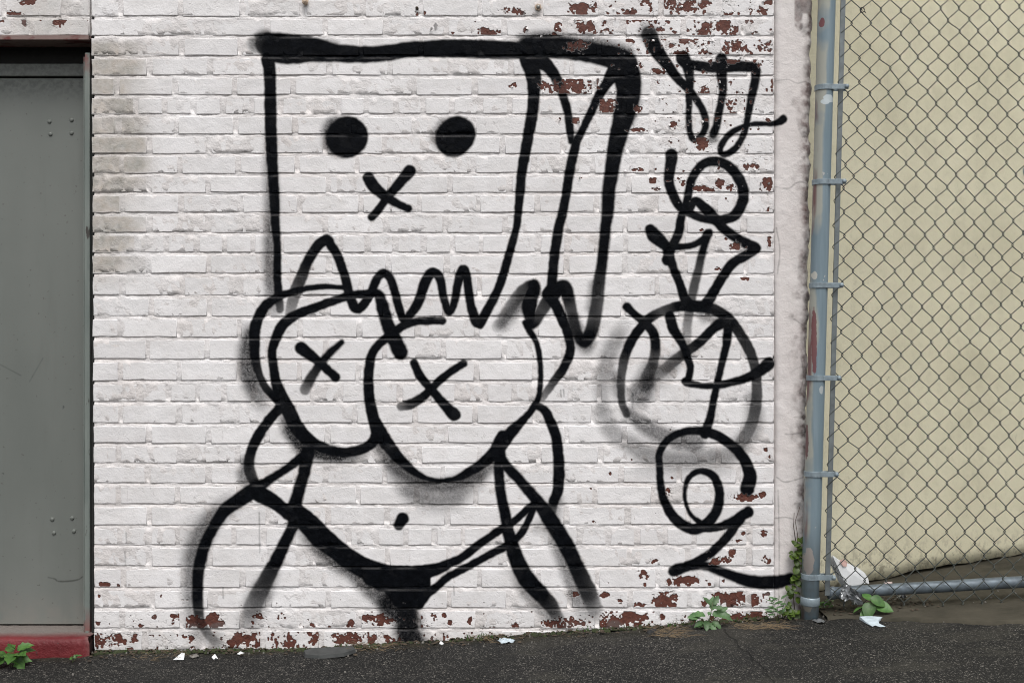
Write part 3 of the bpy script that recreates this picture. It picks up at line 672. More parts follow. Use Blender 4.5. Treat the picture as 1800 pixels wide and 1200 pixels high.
M['rail'] = simple('rail_galvanised', (.135, .165, .19), .5, .4, 22, .001, .3)
M['wire'] = simple('weathered_wire', (.060, .068, .062), .5, .5, 50, .0003, .25)
M['steel'] = simple('dull_steel', (.25, .24, .22), .5, .3, 60, .0005, .6)
def leaf_material(name, a, b):
    k = N(name); P = k.objc()
    oi = k.n('ShaderNodeObjectInfo')
    c = k.mix(k.ramp(k.noise(k.pos(), 60, 3), .3, .7), a, b)
    hsv = k.n('ShaderNodeHueSaturation'); k.l(c, hsv.inputs['Color']); k.l(k.ramp(oi.outputs['Random'], 0, 1, .7, 1.25), hsv.inputs['Value'])
    k.b.inputs['Subsurface Weight'].default_value = 0.0
    return k.out(hsv.outputs[0], .45, k.bump(k.noise(k.pos(), 150, 3), .001, .5), 0, .4)
M['leaf'] = leaf_material('nettle_leaf', (.030, .085, .014), (.070, .165, .030))
M['leaf_blue'] = leaf_material('goosefoot_leaf', (.040, .095, .030), (.085, .165, .060))
M['leaf_vine'] = leaf_material('vine_leaf', (.030, .062, .008), (.080, .125, .016))
M['leaf_big'] = leaf_material('broad_leaf', (.035, .095, .020), (.080, .175, .040))
M['stem'] = simple('plant_stem', (.075, .10, .035), .6)
M['twig'] = simple('vine_stem', (.06, .035, .025), .8)
M['straw'] = simple('dry_grass', (.135, .095, .052), .8, .55, 50)
M['moss'] = simple('moss', (.028, .036, .012), .95, .5, 60, .003)
M['litter_dark'] = simple('leaf_litter', (.055, .040, .026), .9, .5, 80)
M['paper'] = simple('paper_white', (.72, .735, .74), .7, .06, 25, .001)
M['paper_blue'] = simple('paper_pale_blue', (.50, .58, .63), .6, .2, 40, .002)
M['paper_pink'] = simple('paper_pink', (.55, .36, .32), .7, .3, 50)
M['pale_pink'] = simple('plastic_pale_pink', (.55, .44, .41), .5, .15, 50)
M['foil'] = simple('crumpled_foil', (.30, .31, .32), .35, .5, 70, .002, .6)
M['slate'] = simple('grey_slate', (.045, .048, .047), .7, .3, 30, .002)
M['black'] = simple('black_lump', (.008, .008, .008), .7)
M['tan'] = simple('tan_plug', (.46, .35, .26), .6)
M['pebble'] = simple('pebbles', (.16, .15, .135), .85, .6, 90)
M['flake'] = simple('paint_flake', (.74, .71, .70), .6, .06, 30)

# ------------------------------------------------------------------ ground
BL = [(-4000,1230),(-700,1196),(0,1150),(160,1143),(400,1140),(550,1138),(700,1128),(850,1118),(1000,1107),(1150,1098),(1300,1086),(1430,1078),(1600,1066),(1800,1052),(2100,1036),(2600,1010),(5000,960)]
BXs = [wx(a) for a, b in BL]; BZs = [wz(b) for a, b in BL]
def H(x, y):
    z = float(np.interp(x, BXs, BZs))
    if y < 0: z += max(y, -6) * 0.015
    else: z += y * 0.03
    return z
def on_ground(px, py, lift=0.0):
    """The ground point seen at a pixel of the photograph."""
    lo, hi = -2.5, 1.2
    for _ in range(50):
        mid = (lo + hi) / 2
        p = at(px, py, mid)
        if p.z < H(p.x, p.y): hi = mid
        else: lo = mid
    p = at(px, py, (lo + hi) / 2)
    return Vector((p.x, p.y, H(p.x, p.y) + lift))

def sheet(name, xs, ys, zf, mat, smooth=True):
    v, f = [], []
    for y in ys:
        for x in xs: v.append((x, y, zf(x, y)))
    n = len(xs)
    for j in range(len(ys)-1):
        for i in range(n-1):
            a = j*n+i; f.append((a, a+1, a+n+1, a+n))
    return link(name, mesh(name, v, f, smooth), mat)
rg = random.Random(3)
gx = [-60,-40,-25,-15,-9,-6,-4.5] + [-3.4 + .04*i for i in range(int(6.8/.04)+1)] + [4.5,6,9,15,25,40,60]
gy = [-60,-40,-25,-15,-9,-6,-4,-2.6,-1.8,-1.3] + [-1.1 + .035*i for i in range(int(2.6/.035)+1)] + [2.0,3,6,12,30,60]
def gz(x, y):
    b = H(x, y)
    if -3.4 <= x <= 3.4 and -1.1 <= y <= .9:
        b += .0022*math.sin(x*13+y*7) + .0018*math.sin(x*31-y*23) + rg.uniform(-.0012, .0012)
        b -= .006*math.exp(-((y+.02)/.03)**2)
    return b
ground = sheet('asphalt', gx, gy, gz, M['asphalt'])
tag(ground, 'dark old asphalt pavement sloping up to the right along the wall', kind='structure')
# concrete apron under the fence, its front edge crossing diagonally
e0 = on_ground(1440, 1089); e1 = on_ground(1570, 1091); e2 = on_ground(1800, 1099)
def edge_y(x):
    return float(np.interp(x, [e0.x, e1.x, e2.x, e2.x + 2.5], [e0.y, e1.y, e2.y, e2.y - 1.0])) + .008*math.sin(x*23) + .005*math.sin(x*61+1)
v, f = [], []
axs = [1.10 + .03*i for i in range(90)]; NR = 16
for x in axs:
    y0 = edge_y(x)
    v.append((x, y0, H(x, y0) - .004))
    for j in range(NR):
        y = y0 + .006 + (1.1 - y0) * (j/(NR-1))**1.3
        v.append((x, y, H(x, y) + .009 + rg.uniform(-.0015, .0015)))
n = NR + 1
for i in range(len(axs)-1):
    for j in range(n-1):
        a = i*n+j; f.append((a, a+n, a+n+1, a+1))
ap = link('concrete_apron', mesh('concrete_apron', v, f, True), M['apron'])
tag(ap, 'brownish concrete strip behind the asphalt under the fence', kind='structure')

# ------------------------------------------------------------------ brick wall
wall = empty('brick_wall', (0, 0, H(0, 0)), 'white painted brick wall covered with black spray paint graffiti of a square headed figure', 'wall')
WI = wall.matrix_world.copy(); OFF = Vector((0, 0, -wall.location.z))
def brick_geom(wd, ht, rb):
    """front face of 3 x 2 quads, a worn chamfer and the sides; origin at its middle, front near y = 0"""
    nx, nz = 3, 2
    c = .0020
    v, f = [], []
    jx = [[rb.uniform(-.0012, .0012) for _ in range(nx+1)] for _ in range(nz+1)]
    for j in range(nz+1):
        for i in range(nx+1):
            x = -wd/2 + c + (wd-2*c)*i/nx; z = -ht/2 + c + (ht-2*c)*j/nz
            v.append((x + jx[j][i], rb.uniform(-.0004, .0004), z + rb.uniform(-.0013, .0013)))
    for j in range(nz):
        for i in range(nx):
            a = j*(nx+1)+i; f.append((a, a+1, a+nx+2, a+nx+1))
    ring = [i for i in range(nx+1)] + [(nx+1)*j+nx for j in range(1, nz+1)] + [(nx+1)*nz+i for i in range(nx-1, -1, -1)] + [(nx+1)*j for j in range(nz-1, 0, -1)]
    for (extra, yy_) in ((c, .0016), (c + .0006, .014)):
        n0 = len(v); new = []
        for q in (ring if extra == c else base_ring):
            x, y, z = v[q]
            if extra == c:
                sx = 0 if abs(x) < wd/2 - 3*c - .001 else math.copysign(c, x)
                sz = 0 if abs(z) < ht/2 - 3*c else math.copysign(c, z)
                new.append((x+sx, yy_ + rb.uniform(-.0005, .0008), z+sz))
            else: new.append((x, yy_, z))
        v += new
        idx = list(range(n0, n0+len(new)))
        prev = ring if extra == c else base_ring
        m_ = len(idx)
        for q in range(m_):
            f.append((prev[(q+1) % m_], prev[q], idx[q], idx[(q+1) % m_]))
        base_ring = idx
    return v, f
rb = random.Random(21)
SW, SH = 95.8 * S, 28.3 * S
variants = []
for q in range(16):
    bv, bf = brick_geom(SW, SH, rb)
    bm = mesh('brick', bv, bf)
    for p in bm.polygons[6:16]: p.use_smooth = True
    bm.materials.append(M['brick'])
    variants.append(bm)
solo, rest = [], MB()
for b in BR:
    i, a, e, t, bt, z = b
    vis = min(e, 1800) - max(a, 0)
    ok = z != 'far' and vis > 60 and bt > 12 and t < 1120 and (e - a) > 60
    x_mid = (a + e)/2
    if ok: solo.append((vis * (min(bt, 1200) - max(t, 0)), b))
solo.sort(key=lambda q: -q[0])
chosen = {q[1] for q in solo[:300]}
for b in BR:
    i, a, e, t, bt, z = b
    x, zc = wx((a+e)/2), wz((t+bt)/2)
    if wz(t) < H(x, 0) - .02: continue
    wd, ht = (e-a)*S, (bt-t)*S
    dy = rb.uniform(-.0013, .0013)
    if b in chosen:
        o = link('brick', rb.choice(variants), None, wall)
        o.location = Vector((x, dy, zc)) + OFF
        o.scale = (wd/SW, 1, ht/SH)
        o.rotation_euler = (rb.uniform(-.012, .012), rb.uniform(-.004, .004), rb.uniform(-.006, .006))
    else:
        bv, bf = brick_geom(wd, ht, rb)
        rest.add([(p[0]+x, p[1]+dy, p[2]+zc+OFF.z) for p in bv], bf)
rest.build('brick_remainder', M['brick'], wall, kind='stuff')

# mortar: weathered joints, deepest under each brick and flush above the next
def mortar_patch(mb, xa, xb, ya, yb, seed):
    r_ = random.Random(seed)
    xs = np.linspace(wx(xa), wx(xb), max(2, int((xb-xa)*S/.008)))
    zr = []
    for i, t, b in sorted(rows, key=lambda q: q[1]):
        if b < ya - 40 or t > yb + 40: continue
        zr += [(t+1.0, .0008), (t+9, .0011), (b-8, .0013), (b-1.2, .0012), (b-.5, .0060), (b+1.0, .0066), (b+2.6, .0034), (b+5.6, .0010)]
    zr = [(y, d) for y, d in zr if ya <= y <= yb]
    if not zr: return
    zr = [(ya, .004)] + zr + [(yb, .004)]
    ph = [r_.uniform(0, 6) for _ in range(6)]
    v, f = [], []
    nr = np.random.default_rng(seed)
    joints = {}
    for i, t, b in rows:
        iv = sorted((a, e) for (r2, a, e, *_q) in BR if r2 == i and e > xa and a < xb)
        gaps = [(iv[k][1], iv[k+1][0]) for k in range(len(iv)-1)]
        g = np.zeros(len(xs))
        pxs = xs / S + 900
        for a, e in gaps: g = np.maximum(g, np.clip(1.4 - np.abs(pxs - (a+e)/2) / ((e-a)/2 + 1.5), 0, 1))
        joints[round(b, 3)] = g
    for (py, d) in zr:
        bb_ = min(joints, key=lambda q: abs(q + .3 - py)); infill = np.clip(joints[bb_] * 1.6, 0, 1) if d > .003 else np.zeros(len(xs))
        w1 = nr.normal(0, 1, len(xs)); w1 = np.convolve(w1, [.25,.5,.25], 'same')
        for k_, x in enumerate(xs):
            wob = .9*math.sin(x*9+ph[0]+py*.05) + .7*math.sin(x*23+ph[1]+py*.3)
            y = d*(.62 + .38*math.sin(x*17+ph[2]+py) * math.sin(x*5.3+ph[3]+py*.2)) if d > .005 else d
            y = y*(1-infill[k_]) + .0020*infill[k_]
            y = max(-.0020, y + w1[k_]*.0014 + wob*.0006)
            v.append((x, y, wz(py + .8*w1[k_]*(.3 if py in (ya, yb) else 1)) + OFF.z))
    n = len(xs)
    for j in range(len(zr)-1):
        for i in range(n-1):
            a = j*n+i; f.append((a, a+n, a+n+1, a+1))
    mb.add(v, f)
mo = MB()
mortar_patch(mo, 165.5, 1361, -430, 1215, 1)
mortar_patch(mo, -700, 157.5, -430, 62, 2)
mortar_patch(mo, -700, -300, 62, 1215, 3)
mo.build('mortar', M['mortar'], wall, smooth=True)
core = MB()
core.box(wx(165.5), wx(1361), .0165, .30, -.25+OFF.z, wz(-430)+OFF.z)
core.box(wx(-700), wx(158.2), .0165, .30, wz(61.5)+OFF.z, wz(-430)+OFF.z)
core.box(wx(-700), wx(-300), .0165, .30, -.25+OFF.z, wz(61.8)+OFF.z)
core.build('wall_core', M['mortar'], wall)
# dark strip whose colour paints the shade in the gap between jamb and bricks
MB().box(wx(158.4), wx(165.4), .0145, .20, -.25+OFF.z, wz(62.5)+OFF.z).build('opening_shade_strip', M['dark'], wall)

# plaster strip at the right end
pv, pf = [], []
nxp, zs_ = 12, [ -430 + 7.5*i for i in range(206)]
rp = np.random.default_rng(8)
for py in zs_:
    edge = 1428 - py*.0118 + 1.6*math.sin(py*.05) + 1.2*math.sin(py*.17+1) + rp.normal(0, .8)
    for i in range(nxp+1):
        t = i/nxp
        px = 1362.5 + 3.0*math.sin(py*.011) * (1-t)*.8 + (edge-1362.5)*t
        y = -.002 + rp.normal(0, .0009) + (.007 if i == 0 else 0) + (.016 if i == nxp else .003 if i == nxp-1 else 0)
        pv.append((wx(px), y, wz(py) + OFF.z))
    pv.append((wx(edge + 1.5), .45, wz(py) + OFF.z))
    pv.append((wx(1361.0), .02, wz(py) + OFF.z))
n = nxp + 3
for j in range(len(zs_)-1):
    for i in range(nxp+1):
        a = j*n+i; pf.append((a, a+n, a+n+1, a+1))
    a = j*n; pf.append((a+n-1, a+2*n-1, a+n, a))
link('plaster_strip', mesh('plaster_strip', pv, pf, True), M['plaster'], wall)

# lifted paint flakes
fl = MB(); rf = random.Random(4)
def flake(px, py, s):
    c = Vector((wx(px), -.003, wz(py) + OFF.z)); a = rf.uniform(0, 6.28)
    u = Vector((math.cos(a), 0, math.sin(a))) * s; q = Vector((-math.sin(a), 0, math.cos(a))) * s * rf.uniform(.5, .9)
    lift = Vector((0, -rf.uniform(.5, 1.0)*s, 0)); th = Vector((0, .0006, 0))
    top = [c - u*.6, c - q*.7 + u*.2, c + u*.55 + lift, c + q*.8 + lift*.25]
    fl.add(top + [p + th for p in top], [(0,1,2,3),(7,6,5,4),(0,4,5,1),(1,5,6,2),(2,6,7,3),(3,7,4,0)])
for px, py, s in ((766,47,.020),(758,52,.014),(535,8,.012),(1010,38,.010)): flake(px, py, s)
for (x, y, rx, ry, amt) in CH:
    if y < 340 and x > 900: flake(x + rf.uniform(-rx, rx), y + rf.uniform(-ry, ry), rf.uniform(.004, .010))
fl.build('paint_flakes', M['flake'], wall, kind='stuff')

# ------------------------------------------------------------------ door, step
DY = .13
kd = (D + DY) / D
door = empty('metal_door', (at(-150, 1097, DY)), 'grey green steel door set back in the wall at the left', 'door')
DO = -door.location
def dl(p): return Vector(p) + DO
leaf = MB()
dx0, dx1 = wx(-285)*kd, wx(150)*kd
ztop, zbot = at(0, 137.5, DY).z, at(0, 1096.5, DY).z
leaf.box(dx0+DO.x, dx1+DO.x, 0, .045, zbot+DO.z, ztop+DO.z)
lf = bevel(leaf.build('door_leaf', M['door'], door), .002)
rivm = MB()
segs = [(0, 1.0), (.0022, .98), (.0042, .7), (.0050, .3)]
rv, rf_ = [], []
for d, rr in segs:
    for k in range(10):
        a = 2*math.pi*k/10; rv.append(((.0076)*rr*math.cos(a), -d, (.0076)*rr*math.sin(a)))
for j in range(3):
    for k in range(10):
        a, b = j*10+k, j*10+(k+1) % 10; rf_.append((a, b, b+10, a+10))
rf_.append(tuple(30+k for k in range(10)))
rme = mesh('rivet', rv, rf_, True); rme.materials.append(M['door'])
for px, py in ((87,214),(126,211),(89,236),(126,234),(92,912),(127,910),(95,936),(130,933)):
    o = link('rivet', rme, None, lf); o.location = at(px, py, DY) + DO
o = MB().box(wx(-290)*kd+DO.x, wx(152)*kd+DO.x, -.012, .05, at(0,135.2,DY).z+DO.z, at(0,112,DY-.012).z+DO.z).build('frame_head', M['door'], door); bevel(o, .002)
# jamb: outer trim with its rebate line
jy = .022
def jbox(p0, p1, y0, y1, t, b, name, m):
    k2 = (D + y0)/D
    return bevel(MB().box(wx(p0)*k2+DO.x, wx(p1)*k2+DO.x, y0-DY, y1-DY, at(0, b, y0).z+DO.z, at(0, t, y0).z+DO.z).build(name, m, door), .0015)
jbox(149.0, 157.6, jy, .16, 93, 1119, 'jamb', M['trim'])
jbox(146.6, 149.0, jy+.012, .16, 100, 1119, 'jamb_stop', M['trim'])
jbox(-300, -288, jy, .16, 93, 1119, 'jamb', M['trim'])
jbox(-300, 157.4, .165, .20, 40, 1140, 'recess_back', M['dark'])  # back of the recess, its shade put into the near-black colour
jbox(-300, 157.2, DY-.004, .163, 58, 111.6, 'head_shade_panel', M['dark'])  # dark panel that paints the shade above the frame head
# steel lintel
lin = MB().box(wx(-320), wx(156), -.003, .012, wz(70.5), wz(63)).build('steel_lintel', M['lintel'])
lin.location = (0, 0, 0)
lin.parent = wall; lin.location = OFF
bevel(lin, .0015)
sof = MB().box(wx(-299), wx(157.8), .0125, .16, wz(67)+OFF.z, wz(62.2)+OFF.z).build('soffit_plate', M['lintel'], wall)

# red step
sv, sf = [], []
xs_ = np.linspace(wx(-330), wx(163.5), 60)
prof = [(-.062, -.30), (-.064, .004), (-.062, .021), (-.054, .0285), (-.030, .0300), (.03, .0295), (.10, .0265), (.20, .0255)]
rs = np.random.default_rng(3)
zs0 = at(0, 1120, -.05).z - .030
for ix, x in enumerate(xs_):
    for q, (y, z) in enumerate(prof):
        t = max(0, (x - wx(150)) / (wx(163.5) - wx(150)))
        yy2 = y + (.03*t**2 if q < 4 else 0)
        sv.append((x - (.006*t if 1 < q < 4 else 0), yy2 + rs.normal(0, .0006), zs0 + z + rs.normal(0, .0006)))
n = len(prof)
for i in range(len(xs_)-1):
    for j in range(n-1):
        a = i*n+j; sf.append((a, a+n, a+n+1, a+1))
last = (len(xs_)-1)*n
sf.append(tuple(last + j for j in range(n)))
step = link('door_step', mesh('door_step', sv, sf, True), M['sill'])
tag(step, 'red painted concrete step below the grey steel door', 'step')

# ------------------------------------------------------------------ beige stucco wall behind the fence
ba, bb = (1.02, .19), (4.6, 1.55)
bt_ = Vector((bb[0]-ba[0], bb[1]-ba[1])); L = bt_.length; bt_.normalize()
bv, bf = [], []
NB = 180
rw = np.random.default_rng(5)
jag = np.convolve(rw.normal(0, 1, NB+1), [.2,.3,.3,.2], 'same')
for i in range(NB+1):
    s = L*i/NB; x, y = ba[0]+bt_.x*s, ba[1]+bt_.y*s
    h0 = H(x, y)
    px_ = 900 + x/S*D/(D+y)
    lift = float(np.interp(px_, [1560, 1590, 1650, 1700, 1800], [.003, .011, .010, .005, .004]))
    zb = h0 + .009 + lift + abs(jag[i])*.007
    yo = -.0006*math.sin(s*7)
    for z in (zb, zb + .05, .6, 1.2, 1.8, 2.4, 3.2):
        bv.append((x, y + yo, z))
    bv.append((x - bt_.y*.03, y + bt_.x*.03 + .02, zb - .004))
n = 8
for i in range(NB):
    for j in range(6):
        a = i*n+j; bf.append((a, a+n, a+n+1, a+1))
    a = i*n; bf.append((a+7, a+n+7, a+n, a))
bw = empty('stucco_wall', (2.2, .75, .18), 'beige stucco building wall standing behind the chain link fence', 'wall')
o = link('stucco_face', mesh('stucco_face', bv, bf, True), M['beige'], bw); o.location = -bw.location
p0 = Vector((ba[0], ba[1], 0)); nrm = Vector((-bt_.y, bt_.x, 0))
q0, q1 = p0 + nrm*.04, Vector((bb[0], bb[1], 0)) + nrm*.04
gp = at(1806, 303, 0); pts_ = []
tt_ = (gp.x - 1.02) * 1.0
for k in range(14):
    a = 2*math.pi*k/14; pts_.append((math.cos(a)*.020*(1+.15*math.sin(3*a)), math.sin(a)*.028))
sx = 1.98; sy = ba[1] + (sx-ba[0])*bt_.y/bt_.x; fz = 1 + sy/D
sx = (1806-900)*S*fz; sy = ba[1] + (sx-ba[0])*bt_.y/bt_.x; sx = (1806-900)*S*(1+sy/D); sy = ba[1] + (sx-ba[0])*bt_.y/bt_.x
cz_ = CZ + 297*S*(1+sy/D)
vp = [(sx+u*bt_.x, sy+u*bt_.y-.004, cz_+v_) for u, v_ in pts_] + [(sx+u*bt_.x, sy+u*bt_.y+.004, cz_+v_) for u, v_ in pts_]
o = MB().add(vp, [tuple(range(14))] + [(k, 14+k, 14+(k+1) % 14, (k+1) % 14) for k in range(14)]).build('grey_patch', M['band'], bw); o.location = -bw.location
cb = MB().add([(q0.x,q0.y,-.2),(q1.x,q1.y,-.2),(q1.x+nrm.x*.2,q1.y+nrm.y*.2,-.2),(q0.x+nrm.x*.2,q0.y+nrm.y*.2,-.2)] + [(q0.x,q0.y,3.19),(q1.x,q1.y,3.19),(q1.x+nrm.x*.2,q1.y+nrm.y*.2,3.19),(q0.x+nrm.x*.2,q0.y+nrm.y*.2,3.19)], [(0,1,5,4),(1,2,6,5),(2,3,7,6),(3,0,4,7),(4,5,6,7)])
o = cb.build('wall_core', M['dark'], bw); o.location = -bw.location  # near-black colour paints the shade in the gap under the stucco

# ------------------------------------------------------------------ chain link fence
FY = -.058            # plane of the wire
PY_ = -.052           # axis of the post
fence = empty('chain_link_fence', at(1424, 1086, PY_), 'chain link fence with blue grey leaning post in front of beige stucco wall', 'fence')
FO = -fence.location
def fpost(py): return 1453.5 - py*.0281      # centre line of the leaning post in the photograph
def fbar(py): return 1482.0 - py*.0268
pr = 15.3*S*(D+PY_)/D
MB().tube([at(fpost(py), py, PY_) + FO for py in (-330, 0, 300, 600, 900, 1110)], pr, 20).build('post', M['post'], fence, True)
for py in (155.5, 321, 502, 664, 832, 1012):
    c = at(fpost(py), py, PY_) + FO
    b = MB()
    hb = 4.6*S
    for (r0, za, zb) in ((pr + .0035, -hb, hb),):
        m_ = 22
        vv = []
        for zz in (za, zb):
            for k in range(m_):
                a = 2*math.pi*k/m_; vv.append((c.x + r0*math.cos(a), c.y + r0*math.sin(a), c.z + zz))
        for zz in (za, zb):
            for k in range(m_):
                a = 2*math.pi*k/m_; vv.append((c.x + (pr-.001)*math.cos(a), c.y + (pr-.001)*math.sin(a), c.z + zz))
        ff = []
        for k in range(m_):
            k2 = (k+1) % m_
            ff += [(k, k2, m_+k2, m_+k), (m_+k, m_+k2, 3*m_+k2, 3*m_+k), (k2, k, 2*m_+k, 2*m_+k2)]
        b.add(vv, ff)
    xe = (at(fbar(py) + 9.5, py, PY_) + FO).x
    b.box(c.x + pr*.55, xe, c.y - .030, c.y - .0262, c.z - hb*.95, c.z + hb*.95)
    b.box(c.x + pr*.75, xe, c.y + .004, c.y + .008, c.z - hb*.95, c.z + hb*.95)
    bo = bevel(b.build('tension_band', M['band'], fence), .0008)
    bolt = MB()
    cx = xe - .006
    bolt.tube([(cx, c.y - .030, c.z), (cx, c.y - .0345, c.z), (cx, c.y - .0372, c.z)], [.0078, .0074, .004], 12)
    bolt.tube([(cx, c.y - .026, c.z), (cx, c.y + .018, c.z)], .0035, 8)
    bolt.build('carriage_bolt', M['band'], bo, True)
# plain brace ring low on the post
c1 = [at(fpost(py), py, PY_) + FO for py in (1048, 1050, 1061, 1063)]
MB().tube(c1, [pr+.001, pr+.0035, pr+.0035, pr+.001], 20).build('brace_band', M['band'], fence, True)
b = MB()
for py0, py1 in ((-330, 1046),):
    a0, a1 = at(fbar(py0), py0, FY) + FO, at(fbar(py1), py1, FY) + FO
    hw, hd = 4.3*S, .0028
    v = [(p.x+sx*hw, p.y+sy*hd, p.z) for p in (a1, a0) for sx, sy in ((-1,-1),(1,-1),(1,1),(-1,1))]
    b.add(v, [(0,1,5,4),(1,2,6,5),(2,3,7,6),(3,0,4,7),(3,2,1,0),(4,5,6,7)])
bevel(b.build('tension_bar', M['bar'], fence), .001)
rp_ = [at(px, py, -.028) + FO for px, py in ((1457,1042),(1500,1039),(1580,1034.5),(1660,1030),(1740,1025),(1810,1021.5),(2000,1011),(2350,992))]
ro = MB().tube(rp_, 10.2*S, 18).build('bottom_rail', M['rail'], fence, True)
MB().tube([at(1453, 1042.3, -.028)+FO, at(1456, 1042, -.028)+FO, at(1467, 1041.3, -.028)+FO, at(1468, 1041.2, -.028)+FO], [.012, 11.4*S, 11.4*S, 10*S], 18).build('rail_end_cap', M['rail'], ro, True)
# far line post out of the frame carries the other end
MB().tube([at(2330, py, PY_+.03) + FO for py in (-330, 1060)], pr*.9, 14).build('post', M['post'], fence, True)
# wires: each strand zigzags and hooks into its neighbours
rwr = random.Random(9)
jit = {}
def node(m, r):
    if (m, r) not in jit: jit[(m, r)] = (rwr.gauss(0, .8), rwr.gauss(0, .75))
    jx, jy_ = jit[(m, r)]
    py = 17 + 20.9*r - .020*(17.5*(m-4))
    px = 1478 + 17.5*m - (py-17)*.0285
    px += 1.3*math.sin(py*.012 + m*.3) + .9*math.sin(py*.031 + m*.9)
    py += 1.3*math.sin(px*.017 + r*.21)
    return px + jx, py + jy_
wr = .0018
for m in range(0, 48):
    pts = []
    r0, r1 = -16, 50
    for r in range(r0, r1+1):
        left = (m + r) % 2 == 0
        col = m if left else m + 1
        px, py = node(col, r)
        px += -1.0 if left else 1.0
        p = at(px, py, FY) + FO
        if left:   # hook passes behind then in front of the neighbour
            seq = ((-.0, 3.2, -.0016), (-1.3, 0, .0026), (0, -0, 0))
            pts.append(p + Vector((.0022, -.0024, .0055)))
            pts.append(p + Vector((-.0012, .0, 0)))
            pts.append(p + Vector((.0022, .0024, -.0055)))
        else:
            pts.append(p + Vector((-.0022, .0024, .0055)))
            pts.append(p + Vector((.0012, .0, 0)))
            pts.append(p + Vector((-.0022, -.0024, -.0055)))
    if m == 0:
        for q, p in enumerate(pts):
            pass
    px, py = node(m if (m + r1) % 2 == 0 else m+1, r1)
    pts.append(at(px + (1.2 if (m+r1) % 2 == 0 else -1.2), py + 3.5, FY) + FO)
    MB().tube(pts, wr, 5).build('wire', M['wire'], fence, True)
# black ring caught on the mesh
rr_ = at(1515, 18.5, FY) + FO
MB().tube([rr_ + Vector((.0075*math.cos(a), -.004, .0085*math.sin(a))) for a in np.linspace(0, 6.0, 16)] + [rr_ + Vector((.012, -.004, -.011))], .0018, 6).build('wire_tie', M['black'], fence, True)

# ------------------------------------------------------------------ plants
def leaf_mesh(name, ln, wd, kind, mat, curl=.25, rl=None):
    """a folded blade along +X, rising to a midrib; kind: 'oval', 'round', 'toothed'"""
    rl = rl or random.Random(1)
    n = 7
    v, f = [], []
    for i in range(n+1):
        t = i/n
        if kind == 'round': hw = wd*math.sqrt(max(0, 1-(2*t-1)**2))*.5 + (.001 if 0 < t < 1 else 0)
        elif kind == 'toothed': hw = wd*.5*math.sin(math.pi*t**.75)**.9*(1 + (.22 if i % 2 else -.12))
        else: hw = wd*.5*math.sin(math.pi*t**.8)**.85
        if i == 0: hw = wd*.04
        if i == n: hw = 0.0004
        x = ln*t; zc = -curl*ln*t*t
        v += [(x, -hw, zc + hw*.35), (x, 0, zc), (x, hw, zc + hw*.35)]
    for i in range(n):
        a = 3*i; f += [(a, a+3, a+4, a+1), (a+1, a+4, a+5, a+2)]
    me = mesh(name, v, f, True); me.materials.append(mat)
    return me
LM = {
 'toothed': [leaf_mesh('leaf', 1, .62, 'toothed', M['leaf'], c) for c in (.15, .35, .5)],
 'blue':    [leaf_mesh('leaf', 1, .50, 'toothed', M['leaf_blue'], c) for c in (.1, .3, .45)],
 'thin':    [leaf_mesh('leaf', 1, .24, 'oval', M['leaf_blue'], c) for c in (.1, .35)],
 'round':   [leaf_mesh('leaf', 1, .95, 'round', M['leaf_vine'], c) for c in (.1, .3)],
 'broad':   [leaf_mesh('leaf', 1, .72, 'oval', M['leaf_big'], c) for c in (.15, .3)],
}
rpl = random.Random(12)
def plant(name, base, label, stems, leaves, kind, stem_r=.0016, cat='plant'):
    """stems: list of point lists (offsets from base); leaves: (offset, azimuth, elevation, length[, roll])"""
    o = empty(name, base, label, cat)
    for s in stems:
        MB().tube(s, [stem_r*(1-.5*i/len(s)) for i in range(len(s))], 6).build('stem', M['stem'] if kind != 'round' else M['twig'], o, True)
    for lf_ in leaves:
        off, az_, el_, ln = lf_[:4]
        roll = lf_[4] if len(lf_) > 4 else .75*math.cos(az_) + rpl.uniform(-.35, .35)
        q = link('leaf', rpl.choice(LM[kind]), None, o)
        q.location = off
        q.rotation_euler = (Matrix.Rotation(az_, 3, 'Z') @ Matrix.Rotation(-el_, 3, 'Y') @ Matrix.Rotation(roll, 3, 'X')).to_euler()
        q.scale = (ln, ln, ln)
    return o
def px_off(base, px, py, dy=0.0):
    return at(px, py, base.y + dy) - base
# nettle-like weed at the left corner
b0 = on_ground(16, 1172)
lv = []
for (px, py, az_, el_, ln) in ((14,1160,2.9,.1,.050),(20,1158,-.1,.1,.055),(28,1150,-.7,.25,.055),(12,1150,-2.5,.2,.055),(30,1142,.2,.5,.045),(22,1146,2.4,.6,.045),(24,1148,-1.4,-.1,.060),(8,1156,-2.0,-.3,.055),(32,1156,-1.0,-.4,.050),(26,1140,-1.9,.7,.035),(34,1146,.6,.1,.045)):
    lv.append((px_off(b0, px, py), az_, el_, ln*1.2))
plant('weed', b0, 'bright green leafy weed growing beside the red door step', [[(0,0,-.01), px_off(b0,19,1160), px_off(b0,25,1143)], [(0,0,-.01), px_off(b0,26,1160), px_off(b0,31,1146)]], lv, 'toothed')
b0 = on_ground(127, 1162)
plant('weed', b0, 'tiny green sprout under the right end of the red step', [[(0,0,-.005), px_off(b0,128,1155)], [(0,0,-.005), px_off(b0,136,1152)]],
      [(px_off(b0,127,1158), 2.6, .5, .018),(px_off(b0,128,1156), .4, .6, .022),(px_off(b0,128,1154), -1.5, .5, .016),(px_off(b0,137,1152), .3, .1, .014),(px_off(b0,136,1152), 2.4, .4, .012)], 'toothed', .0008)
